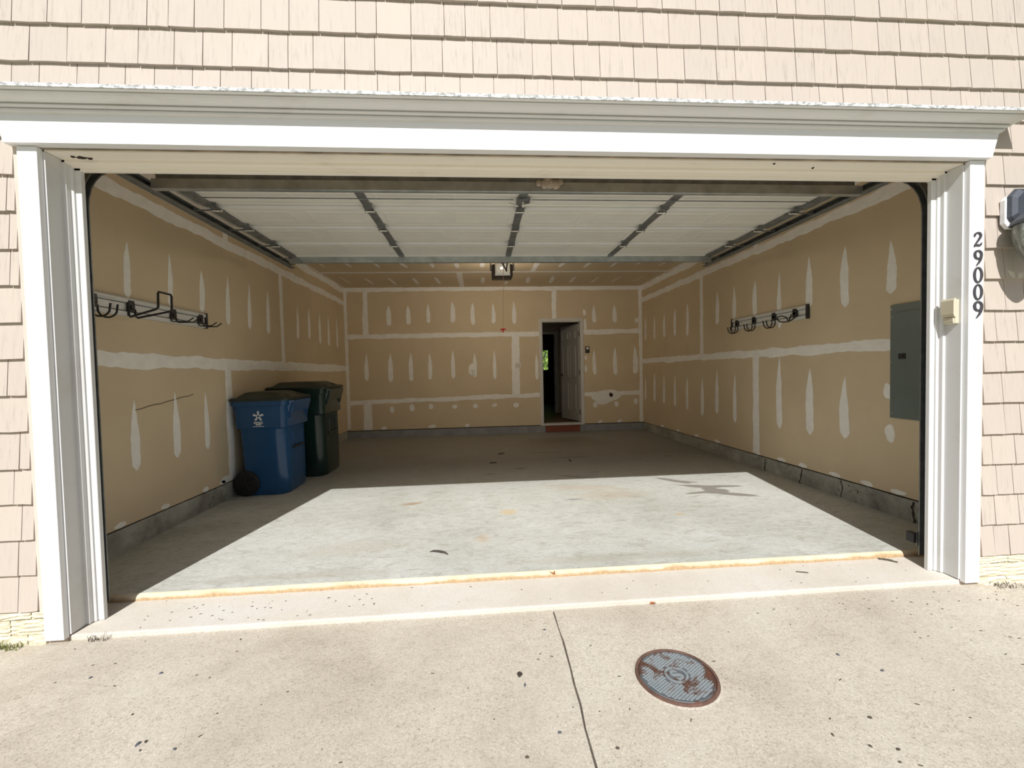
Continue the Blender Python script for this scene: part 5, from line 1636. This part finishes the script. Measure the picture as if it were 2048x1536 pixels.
for (x, y, lab) in CH:
    o = chip(MB(), x, y, 0.014 if 'biggest' in lab else rc.uniform(0.008, 0.011)).build('stone_chip', 'chip', None, False, (x, y, -0.0199))
    tag(o, lab, 'stone', 'stone chips on the driveway')
gr = MB()
for (x, y) in REST:
    chip(gr, x, y, rc.uniform(0.005, 0.010))
for _ in range(260):
    side = rc.random()
    if side < 0.25:
        x, y, z = (rc.uniform(-2.3, -0.9) if rc.random() < .65 else rc.uniform(-0.9, 2.35)), rc.uniform(0.06, 0.325), None
        z = 0.007 + (y - 0.055) / 0.28 * 0.011
    else:
        x, y, z = rc.gauss(2.35, 0.35) if rc.random() < .6 else rc.uniform(-2.6, 2.9), rc.uniform(-1.2, -0.02), -0.0199
    if (x - ux) ** 2 + (y - uy) ** 2 < 0.21 ** 2:
        continue
    L = rc.uniform(0.001, 0.0075)
    t_ = rc.uniform(-0.6, 0.9)
    c_, s_ = cos(t_), sin(t_)
    q4 = [(x + a * c_ - b * s_, y + a * s_ + b * c_) for a, b in ((-L, -.0016), (L, -.0012), (L, .0016), (-L, .0012))]
    gr.loft([[(a, b, z) for a, b in q4], [(a, b, z + .0025) for a, b in q4]])
tag(gr.build('grit', 'twig'), 'scattered bark crumbs and grit over the apron and driveway', 'grit', None, 'stuff')


def tuft(name, cx, cy, n, sx, sy, h, mat, lab, cat='weeds'):
    mb = MB()
    for _ in range(n):
        x, y = cx + rc.uniform(-sx, sx), cy + rc.uniform(-sy, sy)
        a = rc.uniform(0, 6.28)
        L = h * rc.uniform(.4, 1)
        lean = rc.uniform(.3, 1.0) * L
        dx, dy = cos(a), sin(a)
        wv = 0.0022
        pts = []
        for k in range(4):
            u = k / 3
            px, py, pz = x + dx * lean * u * u, y + dy * lean * u * u, -0.0199 + L * (u - .25 * u * u)
            wk = wv * (1 - u * .85)
            pts.append([(px - dy * wk, py + dx * wk, pz), (px + dy * wk, py - dx * wk, pz)])
        v = [p for r in pts for p in r]
        mb.add(v, [(k * 2, k * 2 + 1, k * 2 + 3, k * 2 + 2) for k in range(3)])
    tag(mb.build(name, mat, None, False, (cx, cy, -0.0199), recalc=False), lab, cat, None, 'stuff')


tuft('weeds', -2.80, -0.015, 90, 0.10, 0.02, 0.055, 'grass', 'yellow green weeds at the foot of the cream block base')
tuft('dry_grass', -2.36, 0.015, 26, 0.05, 0.012, 0.045, 'twig', 'wisp of dry grass at the apron lip beside the casing')
tuft('dry_straw', 2.76, -0.02, 46, 0.09, 0.03, 0.035, 'twig', 'dry straw litter below the cream block base by the numbers')

# =================================================================== OUTSIDE THE FAR WINDOW
sh = thing('leafy_shrub', (2.0, 16.5, -0.13), 'bright sunlit green shrub seen through the far window', 'shrub')
lf = MB()
for _ in range(6500):
    a, rr2 = rc.uniform(0, 6.28), rc.random() ** .4
    zz = rc.uniform(0.1, 3.4)
    rad = 2.0 * sqrt(max(.08, 1 - ((zz - 1.5) / 2.1) ** 2)) * rr2
    x, y, z = 2.0 + rad * cos(a), 16.5 + rad * sin(a) * .7, -0.13 + zz
    d = Vector((rc.gauss(0, 1), rc.gauss(0, 1), rc.gauss(0, .7))).normalized()
    n = d.cross(Vector((rc.gauss(0, 1), rc.gauss(0, 1), rc.gauss(0, 1)))).normalized()
    L, wv = rc.uniform(.06, .11), rc.uniform(.025, .045)
    p = Vector((x, y, z))
    up = d.cross(n) * 0.012
    lf.add([p - d * L, p + n * wv, p + d * L, p - n * wv, p + up], [(0, 1, 4), (1, 2, 4), (2, 3, 4), (3, 0, 4)])
tag(lf.build('foliage', 'leaf_green', sh, recalc=False), kind='stuff')
st = MB()
for k in range(7):
    a = k * 0.9
    st.tube([(2.0 + .1 * cos(a), 16.5 + .1 * sin(a), -0.13), (2.0 + .5 * cos(a), 16.5 + .4 * sin(a), 1.0), (2.0 + 1.1 * cos(a), 16.5 + .8 * sin(a), 2.3)], [0.035, 0.025, 0.008], 6)
st.build('stems', 'bark', sh)
